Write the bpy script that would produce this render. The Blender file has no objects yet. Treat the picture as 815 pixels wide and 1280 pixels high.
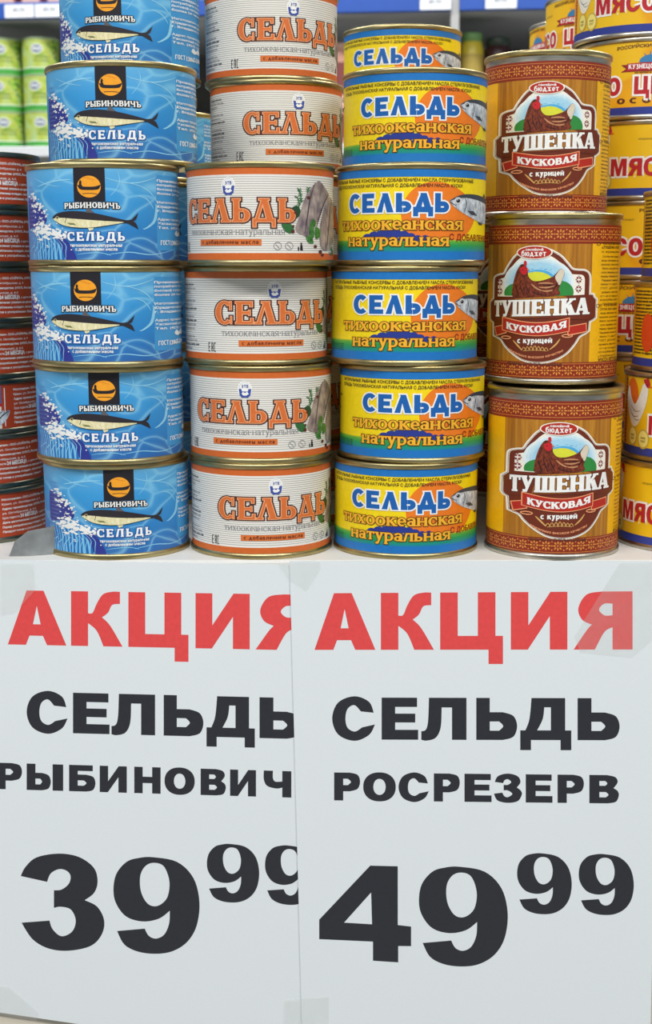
import bpy, math, random
from mathutils import Vector, Matrix
from mathutils.geometry import tessellate_polygon
random.seed(4)
PI = math.pi
SC = bpy.context.scene
COL = SC.collection
# ------------------------------------------------------------------ camera
F = 1700.0                                   # focal length in pixels of the 815x1280 frame
PITCH = math.radians(10.33)
CAMY, CAMH = -0.735, 0.162
cd = bpy.data.cameras.new('camera')
cd.sensor_fit = 'VERTICAL'; cd.sensor_height = 36.0; cd.lens = F / 1280 * 36
cd.clip_start = 0.05
cd.dof.use_dof = True; cd.dof.focus_distance = 0.76; cd.dof.aperture_fstop = 16
cam = bpy.data.objects.new('camera', cd); COL.objects.link(cam)
cam.location = (0, CAMY, CAMH); cam.rotation_euler = (PI/2 - PITCH, 0, 0)
SC.camera = cam
# ------------------------------------------------------------------ world, lamps, exposure
SC.view_settings.view_transform = 'Standard'; SC.view_settings.look = 'None'
SC.view_settings.gamma = 1.0; SC.view_settings.use_curve_mapping = False
SC.view_settings.exposure = -0.07
w = bpy.data.worlds.new('shop'); SC.world = w; w.use_nodes = True
w.node_tree.nodes['Background'].inputs[0].default_value = (0.80, 0.90, 1.0, 1)
w.node_tree.nodes['Background'].inputs[1].default_value = 0.27

def ceiling_lamp(x, y, z, sx, sy, power, col=(1, .98, .95)):
    l = bpy.data.lights.new('ceiling_light', 'AREA'); l.shape = 'RECTANGLE'
    l.size = sx; l.size_y = sy; l.energy = power; l.color = col
    o = bpy.data.objects.new('ceiling_light', l); COL.objects.link(o); o.location = (x, y, z)
    return o
for x in (-1.4, 0.0, 1.4):
    ceiling_lamp(x, -1.55, 1.9, 1.2, .25, 42)
    ceiling_lamp(x, 1.3, 1.9, 1.2, .25, 34)

# ------------------------------------------------------------------ projection helpers (photo pixels -> places)
cp, sp = math.cos(PITCH), math.sin(PITCH)
def on_plane(px, py, y=0.0):
    a = (px - 407.5) / F; b = -(py - 640) / F
    d = Vector((a, cp + b * sp, -sp + b * cp))
    t = (y - CAMY) / d.y
    return Vector((0, CAMY, CAMH)) + d * t
def x_at(px, y, z):
    return ((y - CAMY) * cp - (z - CAMH) * sp) * (px - 407.5) / F

# ------------------------------------------------------------------ materials
def lin(c):
    return tuple(((v / 12.92) if v <= .04045 else ((v + .055) / 1.055) ** 2.4) for v in c)
def rgb(h):
    h = h.lstrip('#'); return lin(tuple(int(h[i:i+2], 16) / 255 for i in (0, 2, 4)))
MATS = {}
def newmat(name):
    m = bpy.data.materials.new(name); m.use_nodes = True
    nt = m.node_tree; b = nt.nodes['Principled BSDF']
    return m, nt, b
def mat(name, hexc, rough=.42, metal=0.0, var=.05, scale=400, bump=0.0, spec=.5):
    if name in MATS: return MATS[name]
    m, nt, b = newmat(name)
    c = rgb(hexc)
    b.inputs['Roughness'].default_value = rough; b.inputs['Metallic'].default_value = metal
    b.inputs['Specular IOR Level'].default_value = spec
    tc = nt.nodes.new('ShaderNodeTexCoord'); n = nt.nodes.new('ShaderNodeTexNoise')
    n.inputs['Scale'].default_value = scale; n.inputs['Detail'].default_value = 3
    nt.links.new(tc.outputs['Object'], n.inputs['Vector'])
    r = nt.nodes.new('ShaderNodeValToRGB')
    r.color_ramp.elements[0].position = .3; r.color_ramp.elements[1].position = .7
    r.color_ramp.elements[0].color = tuple(v * (1 - var) for v in c) + (1,)
    r.color_ramp.elements[1].color = tuple(min(1, v * (1 + var)) for v in c) + (1,)
    nt.links.new(n.outputs['Fac'], r.inputs['Fac']); nt.links.new(r.outputs['Color'], b.inputs['Base Color'])
    if bump:
        bp = nt.nodes.new('ShaderNodeBump'); bp.inputs['Strength'].default_value = bump; bp.inputs['Distance'].default_value = .0005
        nt.links.new(n.outputs['Fac'], bp.inputs['Height']); nt.links.new(bp.outputs['Normal'], b.inputs['Normal'])
    MATS[name] = m
    return m
def ramp(nt, stops, fac):
    r = nt.nodes.new('ShaderNodeValToRGB'); el = r.color_ramp.elements
    while len(el) > 1: el.remove(el[-1])
    el[0].position = stops[0][0]; el[0].color = stops[0][1]
    for p, c in stops[1:]:
        e = el.new(p); e.color = c
    nt.links.new(fac, r.inputs['Fac']); return r
def c4(h): return rgb(h) + (1,)
def mapped(nt, scale):
    tc = nt.nodes.new('ShaderNodeTexCoord'); mp = nt.nodes.new('ShaderNodeMapping')
    mp.inputs['Scale'].default_value = scale
    nt.links.new(tc.outputs['Object'], mp.inputs['Vector']); return mp
def zvalue(nt, z0, z1):
    tc = nt.nodes.new('ShaderNodeTexCoord'); s = nt.nodes.new('ShaderNodeSeparateXYZ')
    nt.links.new(tc.outputs['Object'], s.inputs[0])
    mr = nt.nodes.new('ShaderNodeMapRange'); mr.inputs[1].default_value = z0; mr.inputs[2].default_value = z1
    nt.links.new(s.outputs['Z'], mr.inputs[0]); return mr.outputs[0]
def steel(name, dark, light, rough=.33, scale=60):
    m, nt, b = newmat(name)
    b.inputs['Metallic'].default_value = 1.0
    mp = mapped(nt, (scale, scale, scale * 6)); n = nt.nodes.new('ShaderNodeTexNoise'); n.inputs['Scale'].default_value = 1; n.inputs['Detail'].default_value = 6
    nt.links.new(mp.outputs[0], n.inputs['Vector'])
    r = ramp(nt, [(.3, c4(dark)), (.7, c4(light))], n.outputs['Fac'])
    nt.links.new(r.outputs[0], b.inputs['Base Color'])
    mr = nt.nodes.new('ShaderNodeMapRange'); mr.inputs[3].default_value = rough - .1; mr.inputs[4].default_value = rough + .12
    nt.links.new(n.outputs['Fac'], mr.inputs[0]); nt.links.new(mr.outputs[0], b.inputs['Roughness'])
    bp = nt.nodes.new('ShaderNodeBump'); bp.inputs['Strength'].default_value = .25; bp.inputs['Distance'].default_value = .0003
    nt.links.new(n.outputs['Fac'], bp.inputs['Height']); nt.links.new(bp.outputs['Normal'], b.inputs['Normal'])
    return m
GOLD = steel('gold lacquered tinplate', '#9a8a5c', '#c9bb8b')
SILV = steel('bare tinplate', '#a8a296', '#d8d3c4')

def sea_material():
    m, nt, b = newmat('printed sea'); b.inputs['Roughness'].default_value = .4
    z = zvalue(nt, 0.003, .051)
    base = ramp(nt, [(0, c4('#2b66ae')), (.35, c4('#2b84c8')), (.7, c4('#3a9ad8')), (1, c4('#62b0e0'))], z)
    mp = mapped(nt, (16, 16, 30)); n = nt.nodes.new('ShaderNodeTexNoise'); n.inputs['Scale'].default_value = 1.6; n.inputs['Detail'].default_value = 1
    nt.links.new(mp.outputs[0], n.inputs['Vector'])
    mx = nt.nodes.new('ShaderNodeMixRGB'); mx.blend_type = 'ADD'; mx.inputs[0].default_value = 1.0
    nt.links.new(mp.outputs[0], mx.inputs[1]); nt.links.new(n.outputs['Color'], mx.inputs[2])
    v = nt.nodes.new('ShaderNodeTexVoronoi'); v.feature = 'DISTANCE_TO_EDGE'; v.inputs['Scale'].default_value = 1.6
    nt.links.new(mx.outputs[0], v.inputs['Vector'])
    l = ramp(nt, [(0, (1, 1, 1, 1)), (.012, (.75, .75, .75, 1)), (.05, (.12, .12, .12, 1)), (.12, (0, 0, 0, 1))], v.outputs['Distance'])
    mm = nt.nodes.new('ShaderNodeMixRGB'); mm.inputs[2].default_value = c4('#9adcf4')
    ml = nt.nodes.new('ShaderNodeMath'); ml.operation = 'MULTIPLY'; ml.inputs[1].default_value = .5
    nt.links.new(l.outputs[0], ml.inputs[0]); nt.links.new(ml.outputs[0], mm.inputs[0])
    nt.links.new(base.outputs[0], mm.inputs[1]); nt.links.new(mm.outputs[0], b.inputs['Base Color'])
    return m
def wave_material():
    m, nt, b = newmat('printed wave streaks'); b.inputs['Roughness'].default_value = .4
    mp = mapped(nt, (150, 150, 60)); wv = nt.nodes.new('ShaderNodeTexWave'); wv.wave_type = 'RINGS'
    wv.inputs['Scale'].default_value = 1.1; wv.inputs['Distortion'].default_value = 5; wv.inputs['Detail'].default_value = 1
    nt.links.new(mp.outputs[0], wv.inputs['Vector'])
    r = ramp(nt, [(.2, c4('#1f68b4')), (.6, c4('#2f86cc')), (.85, c4('#7cc4ec'))], wv.outputs['Fac'])
    nt.links.new(r.outputs[0], b.inputs['Base Color']); return m
def lined_paper():
    m, nt, b = newmat('printed fine grey lines'); b.inputs['Roughness'].default_value = .42
    tc = nt.nodes.new('ShaderNodeTexCoord'); s = nt.nodes.new('ShaderNodeSeparateXYZ'); nt.links.new(tc.outputs['Object'], s.inputs[0])
    a = nt.nodes.new('ShaderNodeMath'); a.operation = 'MULTIPLY'; a.inputs[1].default_value = 1 / .00118
    f = nt.nodes.new('ShaderNodeMath'); f.operation = 'FRACT'
    nt.links.new(s.outputs['Z'], a.inputs[0]); nt.links.new(a.outputs[0], f.inputs[0])
    r = ramp(nt, [(0, c4('#ece9e0')), (.55, c4('#ece9e0')), (.66, c4('#a9aaa8')), (.9, c4('#a9aaa8')), (1, c4('#ece9e0'))], f.outputs[0])
    nt.links.new(r.outputs[0], b.inputs['Base Color']); return m
def meadow():
    m, nt, b = newmat('printed green to blue band'); b.inputs['Roughness'].default_value = .4
    z = zvalue(nt, .0065, .0135)
    r = ramp(nt, [(0, c4('#1170bc')), (.25, c4('#138a8c')), (.6, c4('#1f9a50')), (.9, c4('#5cab3a')), (1, c4('#a8bf2c'))], z)
    nt.links.new(r.outputs[0], b.inputs['Base Color']); return m
def wood_print():
    m, nt, b = newmat('printed ochre wood grain'); b.inputs['Roughness'].default_value = .36
    mp = mapped(nt, (420, 420, 16)); n = nt.nodes.new('ShaderNodeTexNoise'); n.inputs['Scale'].default_value = 1; n.inputs['Detail'].default_value = 4; n.inputs['Distortion'].default_value = .6
    nt.links.new(mp.outputs[0], n.inputs['Vector'])
    r = ramp(nt, [(.3, c4('#98601a')), (.5, c4('#b07420')), (.7, c4('#c4892c'))], n.outputs['Fac'])
    nt.links.new(r.outputs[0], b.inputs['Base Color']); return m
def feather(name, a, c, scale=500):
    m, nt, b = newmat(name); b.inputs['Roughness'].default_value = .4
    mp = mapped(nt, (scale, scale, scale * .6)); n = nt.nodes.new('ShaderNodeTexNoise'); n.inputs['Scale'].default_value = 1; n.inputs['Detail'].default_value = 5
    nt.links.new(mp.outputs[0], n.inputs['Vector'])
    r = ramp(nt, [(.35, c4(a)), (.65, c4(c))], n.outputs['Fac']); nt.links.new(r.outputs[0], b.inputs['Base Color']); return m
def sun_patches():
    m, nt, b = newmat('printed yellow with amber rays'); b.inputs['Roughness'].default_value = .38
    mp = mapped(nt, (14, 14, 22)); mp.inputs['Rotation'].default_value = (0, .6, .3)
    n = nt.nodes.new('ShaderNodeTexNoise'); n.inputs['Scale'].default_value = 1.2; n.inputs['Detail'].default_value = 1
    nt.links.new(mp.outputs[0], n.inputs['Vector'])
    r = ramp(nt, [(.4, c4('#f0c41e')), (.52, c4('#eebb18')), (.56, c4('#e6a214')), (.7, c4('#e9ac18'))], n.outputs['Fac'])
    nt.links.new(r.outputs[0], b.inputs['Base Color']); return m

SEA, WAVE, LINED, MEADOW, WOOD = sea_material(), wave_material(), lined_paper(), meadow(), wood_print()
HEN = feather('printed brown hen feathers', '#4a1a12', '#8a3c22', 900)
FISHSKIN = feather('printed herring fillet skin', '#6d6068', '#b3a49a', 260)
SILVERFISH = feather('printed silver fish scales', '#8b96a2', '#dfe6ea', 420)
CREAM = feather('printed herring belly', '#d9d09a', '#efe9c4', 700)
GREENERY = feather('printed herb sprigs', '#1f5a2c', '#4f8f3c', 800)
SUNNY = sun_patches()
WHITE = mat('printed white', '#f2f3f0'); BLACK = mat('printed black', '#1d1a22')
NAVY = mat('printed navy', '#2b3688'); ORANGE = mat('printed orange', '#dd7526'); BROWN = mat('printed brown', '#5a2a20')
GREYT = mat('printed grey text', '#77787c'); AMBER = mat('printed amber', '#f3a325')

# ------------------------------------------------------------------ mesh helpers
def mesh_of(name, verts, faces, mats, fm=None, smooth=False):
    me = bpy.data.meshes.new(name); me.from_pydata([tuple(v) for v in verts], [], faces)
    for m in (mats if isinstance(mats, (list, tuple)) else [mats]): me.materials.append(m)
    if fm: me.polygons.foreach_set('material_index', fm)
    if smooth: me.polygons.foreach_set('use_smooth', [True] * len(me.polygons))
    me.update(); return me
def link(name, me, parent=None, loc=(0, 0, 0), rot=(0, 0, 0)):
    o = bpy.data.objects.new(name, me); COL.objects.link(o); o.location = loc; o.rotation_euler = rot
    if parent: o.parent = parent
    return o
def tag(o, label=None, cat=None, group=None, kind=None):
    if label: o['label'] = label
    if cat: o['category'] = cat
    if group: o['group'] = group
    if kind: o['kind'] = kind
    return o
def thing(name, label, cat, loc=(0, 0, 0), rot=(0, 0, 0), group=None):
    return tag(link(name, None, None, loc, rot), label, cat, group)
def box_geo(V, Fc, x0, x1, y0, y1, z0, z1):
    n = len(V)
    V += [(x0, y0, z0), (x1, y0, z0), (x1, y1, z0), (x0, y1, z0), (x0, y0, z1), (x1, y0, z1), (x1, y1, z1), (x0, y1, z1)]
    Fc += [tuple(n + i for i in f) for f in ((0, 3, 2, 1), (4, 5, 6, 7), (0, 1, 5, 4), (1, 2, 6, 5), (2, 3, 7, 6), (3, 0, 4, 7))]
def box(name, b, m, parent=None):
    V, Fc = [], []; box_geo(V, Fc, *b); o = link(name, mesh_of(name, V, Fc, m), parent)
    if min(b[1]-b[0], b[3]-b[2], b[5]-b[4]) > .002:
        md = o.modifiers.new('bevel', 'BEVEL'); md.width = .0015; md.segments = 2
    return o
def lathe(name, prof, m, n=72, closed=False):
    V, Fc = [], []
    for i in range(n):
        a = 2 * PI * i / n
        for r, z in prof: V.append((r * math.sin(a), -r * math.cos(a), z))
    k = len(prof)
    for i in range(n):
        j = (i + 1) % n
        for q in range(k if closed else k - 1):
            t = (q + 1) % k
            Fc.append((i * k + q, j * k + q, j * k + t, i * k + t))
    return mesh_of(name, V, Fc, m, smooth=True)

# ------------------------------------------------------------------ 2D shapes
def area(p): return sum(p[i-1][0] * p[i][1] - p[i][0] * p[i-1][1] for i in range(len(p))) / 2
def grow(p, e):
    """offset a contour outwards by e (holes: call with -e)"""
    q = []
    for v in p:
        if not q or abs(v[0]-q[-1][0]) + abs(v[1]-q[-1][1]) > 1e-7: q.append((v[0], v[1]))
    if len(q) > 2 and abs(q[0][0]-q[-1][0]) + abs(q[0][1]-q[-1][1]) < 1e-7: q.pop()
    if abs(e) < 1e-9 or len(q) < 3: return q
    s = 1 if area(q) > 0 else -1
    out = []
    for i in range(len(q)):
        a, b, c = q[i-1], q[i], q[(i+1) % len(q)]
        d1 = (b[0]-a[0], b[1]-a[1]); d2 = (c[0]-b[0], c[1]-b[1])
        l1 = math.hypot(*d1) or 1; l2 = math.hypot(*d2) or 1
        n1 = (d1[1]/l1*s, -d1[0]/l1*s); n2 = (d2[1]/l2*s, -d2[0]/l2*s)
        k = max(.35, 1 + n1[0]*n2[0] + n1[1]*n2[1])
        out.append((b[0] + e*(n1[0]+n2[0])/k, b[1] + e*(n1[1]+n2[1])/k))
    return out
def spline(P, k=5):
    """contour with corner points (x,y) and smooth points (x,y,1): Catmull-Rom through the smooth runs"""
    n = len(P); out = []
    for i in range(n):
        p1, p2 = P[i], P[(i+1) % n]
        s1, s2 = len(p1) > 2, len(p2) > 2
        out.append((p1[0], p1[1]))
        if not (s1 or s2): continue
        p0 = P[i-1] if s1 else p1; p3 = P[(i+2) % n] if s2 else p2
        for j in range(1, k):
            t = j / k
            out.append(tuple(.5 * (2*p1[c] + (p2[c]-p0[c])*t + (2*p0[c]-5*p1[c]+4*p2[c]-p3[c])*t*t + (3*p1[c]-p0[c]-3*p2[c]+p3[c])*t**3) for c in (0, 1)))
    return out
def ell(cx, cy, rx, ry, n=24, pw=1.0):
    o = []
    for i in range(n):
        a = 2*PI*i/n; c, s = math.cos(a), math.sin(a)
        o.append((cx + rx*math.copysign(abs(c)**pw, c), cy + ry*math.copysign(abs(s)**pw, s)))
    return o
def smooth_all(pts): return spline([(p[0], p[1], 1) for p in pts], 4)
def S(*pts): return spline(list(pts))

# ---- heavy grotesque letters in a unit box (corner points pairs, smooth points triples)
OB = [ell(.5, .5, .5, .52, 36, .9)]
BL = {
 'А': [([(0,0),(.32,1),(.61,1),(1,0),(.67,0),(.60,.17),(.37,.17),(.31,0)], [[(.43,.38),(.56,.38),(.495,.72)]])],
 'К': [(S((0,0),(0,1),(.33,1),(.33,.6),(.42,.61,1),(.50,.78,1),(.62,.95,1),(.80,1.0,1),(.95,1),(.95,.78),(.80,.76,1),(.72,.62,1),(.60,.53),(.76,.38,1),(1,0),(.63,0),(.50,.28,1),(.33,.42),(.33,0)), [])],
 'Ц': [([(0,0),(0,1),(.28,1),(.28,.24),(.60,.24),(.60,1),(.88,1),(.88,.24),(1,.24),(1,-.25),(.77,-.25),(.77,0)], [])],
 'И': [([(0,0),(0,1),(.31,1),(.31,.42),(.70,1),(1,1),(1,0),(.69,0),(.69,.58),(.30,0)], [])],
 'Я': [(S((1,0),(1,1),(.48,1),(.22,.95,1),(.08,.72,1),(.14,.52,1),(.31,.43),(.22,.33,1),(0,0),(.36,0),(.52,.3,1),(.66,.385),(.66,0)), [S((.66,.79),(.66,.59),(.52,.59,1),(.43,.69,1),(.52,.79,1))])],
 'С': [(S((.97,.64),(.86,.90,1),(.52,1.03,1),(.14,.88,1),(0,.5,1),(.14,.12,1),(.52,-.03,1),(.86,.11,1),(1,.36),(.70,.29),(.53,.19,1),(.36,.28,1),(.31,.5,1),(.36,.73,1),(.52,.82,1),(.67,.67)), [])],
 'Е': [([(0,0),(0,1),(.97,1),(.97,.78),(.37,.78),(.37,.62),(.92,.62),(.92,.41),(.37,.41),(.37,.235),(1,.235),(1,0)], [])],
 'Л': [(S((0,0),(0,.2),(.10,.24,1),(.15,.45,1),(.17,1),(1,1),(1,0),(.68,0),(.68,.77),(.45,.77),(.43,.3,1),(.32,.05,1),(.12,-.02,1)), [])],
 'Ь': [(S((0,0),(0,1),(.33,1),(.33,.66),(.65,.66),(.91,.57,1),(1,.33,1),(.91,.08,1),(.65,0)), [S((.33,.44),(.33,.22),(.56,.22),(.66,.33,1),(.56,.44))])],
 'Д': [(S((0,-.24),(0,.23),(.10,.23),(.18,.5,1),(.22,1),(.88,1),(.88,.23),(1,.23),(1,-.24),(.79,-.24),(.79,0),(.21,0),(.21,-.24)), [S((.60,.23),(.60,.78),(.47,.78),(.44,.5,1),(.33,.23))])],
 'Р': [(S((0,0),(0,1),(.6,1),(.91,.92,1),(1,.67,1),(.90,.42,1),(.6,.33),(.35,.33),(.35,0)), [S((.35,.78),(.35,.55),(.53,.55),(.65,.665,1),(.53,.78))])],
 'О': [(OB[0], [ell(.5,.5,.19,.29,20,.95)])],
 'З': [(S((.03,.72),(.15,.93,1),(.5,1.02,1),(.85,.93,1),(.95,.72,1),(.82,.53),(.96,.42,1),(1,.28,1),(.86,.05,1),(.5,-.02,1),(.13,.06,1),(0,.30),(.30,.34),(.37,.22,1),(.5,.18,1),(.66,.30,1),(.5,.42,1),(.35,.42),(.35,.62),(.5,.62,1),(.62,.72,1),(.5,.82,1),(.38,.78,1),(.33,.68)), [])],
 'В': [(S((0,0),(0,1),(.6,1),(.88,.93,1),(.96,.75,1),(.82,.54),(.96,.44,1),(1,.28,1),(.9,.06,1),(.62,0)), [S((.34,.79),(.34,.62),(.54,.62),(.61,.705,1),(.54,.79)), S((.34,.40),(.34,.21),(.56,.21),(.65,.305,1),(.56,.40))])],
 'Б': [(S((0,0),(0,1),(.9,1),(.9,.78),(.33,.78),(.33,.64),(.65,.64),(.92,.56,1),(1,.32,1),(.91,.07,1),(.65,0)), [S((.33,.42),(.33,.22),(.56,.22),(.66,.32,1),(.56,.42))])],
 'Ы': [(S((0,0),(0,1),(.24,1),(.24,.66),(.42,.66),(.60,.57,1),(.66,.33,1),(.60,.08,1),(.42,0)), [S((.24,.44),(.24,.22),(.37,.22),(.42,.33,1),(.37,.44))]), ([(.71,0),(.71,1),(1,1),(1,0)], [])],
 'Н': [([(0,0),(0,1),(.32,1),(.32,.63),(.68,.63),(.68,1),(1,1),(1,0),(.68,0),(.68,.39),(.32,.39),(.32,0)], [])],
 'Ч': [(S((.67,0),(.67,.37),(.45,.33,1),(.12,.42,1),(0,.66,1),(0,1),(.33,1),(.33,.72,1),(.42,.59,1),(.67,.60),(.67,1),(1,1),(1,0)), [])],
 'П': [([(0,0),(0,1),(1,1),(1,0),(.68,0),(.68,.76),(.32,.76),(.32,0)], [])],
 'М': [([(0,0),(0,1),(.34,1),(.5,.42),(.66,1),(1,1),(1,0),(.76,0),(.76,.62),(.59,0),(.41,0),(.24,.62),(.24,0)], [])],
 'Т': [([(.33,0),(.33,.76),(0,.76),(0,1),(1,1),(1,.76),(.67,.76),(.67,0)], [])],
 'У': [(S((0,1),(.34,1),(.53,.55),(.69,1),(1,1),(.70,.22,1),(.5,.0,1),(.1,0),(.1,.22),(.3,.23,1),(.36,.32)), [])],
}
n9 = [(380,458),(440,470),(480,510),(495,570),(488,630),(465,670),(430,693),(390,700),(345,695),(310,677),(292,643,0),(360,637,0),(370,655),(388,662),(408,652),(420,625),(422,592,0),(395,612),(355,619),(315,607),(290,575),(283,540),(290,500),(315,470),(345,460)]
h9 = [(384,472),(408,482),(421,520),(415,560),(392,580),(368,575),(351,545),(349,505),(362,480)]
def un(P, b):
    r = []
    for p in P:
        x, y = (p[0]-b[0])/(b[1]-b[0]), (b[3]-p[1])/(b[3]-b[2])
        r.append((x, y) if len(p) > 2 else (x, y, 1))
    return spline(r)
b9 = (283, 495, 458, 700)
BL['9'] = [(un(n9, b9), [un(h9, b9)])]
n3 = [(51,507,0),(62,485),(90,460),(145,450),(195,458),(232,485),(241,520),(232,548),(209,566,0),(240,582),(257,615),(252,650),(225,680),(170,693),(120,688),(80,665),(53,624,0),(122,618,0),(130,640),(152,657),(178,645),(187,617),(175,590),(150,583),(133,586,0),(133,542,0),(152,540),(170,525),(174,505),(163,492),(145,489),(125,500),(116,521,0)]
BL['3'] = [(un(n3, (51, 257, 450, 693)), [])]
n4 = [(197,423,0),(257,424,0),(257,553,0),(286,556,0),(286,599,0),(258,599,0),(258,635,0),(203,632,0),(203,590,0),(86,586,0),(86,543,0)]
BL['4'] = [(un(n4, (86, 286, 423, 635)), [un([(199,482,0),(140,549,0),(201,552,0)], (86, 286, 423, 635))])]

# ---- parametric letters: s stem, h hair line, sf serif length (0: none)
def ring(cx, cy, rx, ry, tx, ty, a0=0, a1=360, n=16):
    o = [(cx + rx*math.cos(math.radians(a0+(a1-a0)*i/n)), cy + ry*math.sin(math.radians(a0+(a1-a0)*i/n))) for i in range(n+1)]
    q = [(cx + (rx-tx)*math.cos(math.radians(a0+(a1-a0)*i/n)), cy + (ry-ty)*math.sin(math.radians(a0+(a1-a0)*i/n))) for i in range(n+1)]
    if a1 - a0 >= 360: return (o[:-1], [q[:-1]])
    return (o + q[::-1], [])
def glyph(ch, s, h, sf, pointed=True):
    P = []; st = max(h*.75, .05) if sf else 0
    def R(x0, y0, x1, y1): P.append(([(x0,y0),(x1,y0),(x1,y1),(x0,y1)], []))
    def Q(*p): P.append((list(p), []))
    def V(x, y0=0, y1=1, t=True, b=True):
        R(x, y0, x+s, y1)
        if sf:
            if b: R(x-sf, y0, x+s+sf, y0+st)
            if t: R(x-sf, y1-st, x+s+sf, y1)
    def bowl(x, y0, y1, W):
        ry = (y1-y0)/2; rx = min(ry*1.1, W-x-.02); cx = W-rx
        R(x, y0, cx+.01, y0+h); R(x, y1-h, cx+.01, y1)
        P.append(ring(cx, (y0+y1)/2, rx, ry, min(s, rx*.8), h, -90, 90, 10))
    low = ch.islower(); C = ch.upper(); x0 = sf
    if ch in 'ауреб':
        pass
    if ch == 'а' or ch == 'я' and False:
        W = .78; R(W-s-.04, 0, W-.04, .68); P.append(ring(W*.5-.02, .68, W*.5-.02, .32, s*.8, h*1.2, 0, 165, 10))
        P.append(ring(W*.42, .30, W*.42, .30, s*.9, h)); R(W*.42, .6-h, W-.1, .6)
        if sf: R(W-s*.6, 0, W+.06, st)
        return P, W
    if ch == 'е':
        W = .78; P.append(ring(W/2, .5, W/2, .5, s*.95, h*1.1, 8, 305, 18)); R(s*.5, .5-h*.55, W-.01, .5+h*.55); return P, W
    if ch == 'р':
        W = .84; V(x0, -.42, 1, True, True); P.append(ring(W*.52+.03, .5, W*.48, .5, s*.95, h*1.2, -120, 120, 14)); R(x0+s*.5, 1-h, W*.5, 1); R(x0+s*.5, 0, W*.5, h); return P, W+.04
    if ch == 'у':
        W = .84; Q((.03,1),(.03+s*1.1,1),(W/2+s*.55,.12),(W/2-s*.25,-.02)); Q((W-.05-h*1.3,1),(W-.03,1),(W*.42+.0,-.42),(W*.42-h*1.4,-.42))
        if sf: R(-.05,1-st,.1+s*1.2,1); R(W-.3,1-st,W+.04,1)
        P.append(ring(W*.22, -.34, .13, .13, .13, .13, 0, 359, 12)); return P, W
    if ch == 'б':
        W = .82; P.append(ring(W/2, .48, W/2, .5, s*.95, h*1.1)); Q((.0,.5),(.0,1.0),(s*.8,1.05),(s*.9,.6)); Q((.0,.95),(.15,1.28),(W-.08,1.42),(W-.05,1.24),(.3,1.08),(s,.95)); return P, W
    if ch == 'ь' : C = 'Ь'
    if C == 'А':
        W = .92; a = s*1.05; t = h*1.15 if sf else s
        Q((0.02,0),(.02+t,0),(W/2+.02,1),(W/2-a*.45,1)); Q((W-.02-s*1.1,0),(W-.02,0),(W/2+a*.5,1),(W/2-a*.5,1)); R(W*.22, .24, W*.78, .24+h)
        if sf: R(-.06,0,t+.12,st); R(W-s-.14,0,W+.06,st)
    elif C == 'Б':
        W = .78+sf; V(x0, 0, 1); R(x0, 1-h, W-.08, 1); bowl(x0+s*.5, 0, .58, W)
        if sf: R(W-.08-h, .74, W-.08, 1)
    elif C == 'В': W = .76+sf; V(x0); bowl(x0+s*.5, .46, 1, W-.06); bowl(x0+s*.5, 0, .46+h, W)
    elif C == 'Г':
        W = .68+sf; V(x0); R(x0, 1-h, W, 1)
        if sf: R(W-h, .72, W, 1)
    elif C == 'Д':
        W = .98; ft = max(s*.55, h)
        if pointed:
            t = h*1.2 if sf else s
            Q((.10,h*.9),(.10+t,h*.9),(W/2+.03,1),(W/2-.1,1)); Q((W-.10-s*1.1,h*.9),(W-.10,h*.9),(W/2+s*.55,1),(W/2-s*.5,1))
            if sf: R(W/2-s*.9, 1-st, W/2+s*.9, 1)
        else:
            Q((.12,h),(.12+s*.8,h),(.3+s*.7,1),(.24,1)); R(.24,1-h,W-.1,1); R(W-.1-s,0,W-.1,1)
        R(0, 0, W, h*1.2); R(0, -.22, ft, h); R(W-ft, -.22, W, h)
    elif C == 'Е':
        W = .74+sf; V(x0); R(x0,0,W,h); R(x0,1-h,W-.03,1); R(x0,.5-h/2,W-.12,.5+h/2)
        if sf: R(W-h, 0, W+.02, .26); R(W-.03-h, .76, W-.02, 1); R(W-.12-h*.7, .38, W-.12, .62)
    elif C == 'Ж': W = 1.1; R(W/2-s/2,0,W/2+s/2,1); Q((0,1),(s,1),(W/2,.55),(W/2,.4)); Q((0,0),(s,0),(W/2,.6),(W/2,.42)); Q((W,1),(W-s,1),(W/2,.4),(W/2,.55)); Q((W,0),(W-s,0),(W/2,.42),(W/2,.6))
    elif C == 'З': W = .72; P.append(ring(W/2-.02,.745,W/2-.02,.255,s*.9,h,-90,150,12)); P.append(ring(W/2,.26,W/2,.26+h/2,s*.95,h,-150,90,12)); R(W*.3,.5-h*.4,W/2,.5+h*.4)
    elif C in 'ИЙ':
        W = .9+sf*2; V(x0); V(W-sf-s); t = h*1.3 if sf else s*.9
        Q((x0+s*.8,0.02),(x0+s*.8,t*1.3),(W-sf-s*.8,.98),(W-sf-s*.8,.98-t*1.3))
        if C == 'Й': P.append(ring(W/2,1.3,.2,.2,.1,.1,190,350,8))
    elif C == 'К':
        W = .88+sf; V(x0); t = h*1.5 if sf else s
        Q((x0+s*.8,.40),(x0+s*.8,.40+t*.9),(W-.08-t,1),(W-.04,1)); Q((x0+s*1.1,.50),(x0+s*1.1+s*.9,.66),(W+.02,0),(W-s*1.15,0))
        if sf: R(W-t-.2,1-st,W+.02,1); R(W-s*1.3-.04,0,W+.08,st)
    elif C == 'Л':
        W = .92
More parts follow.
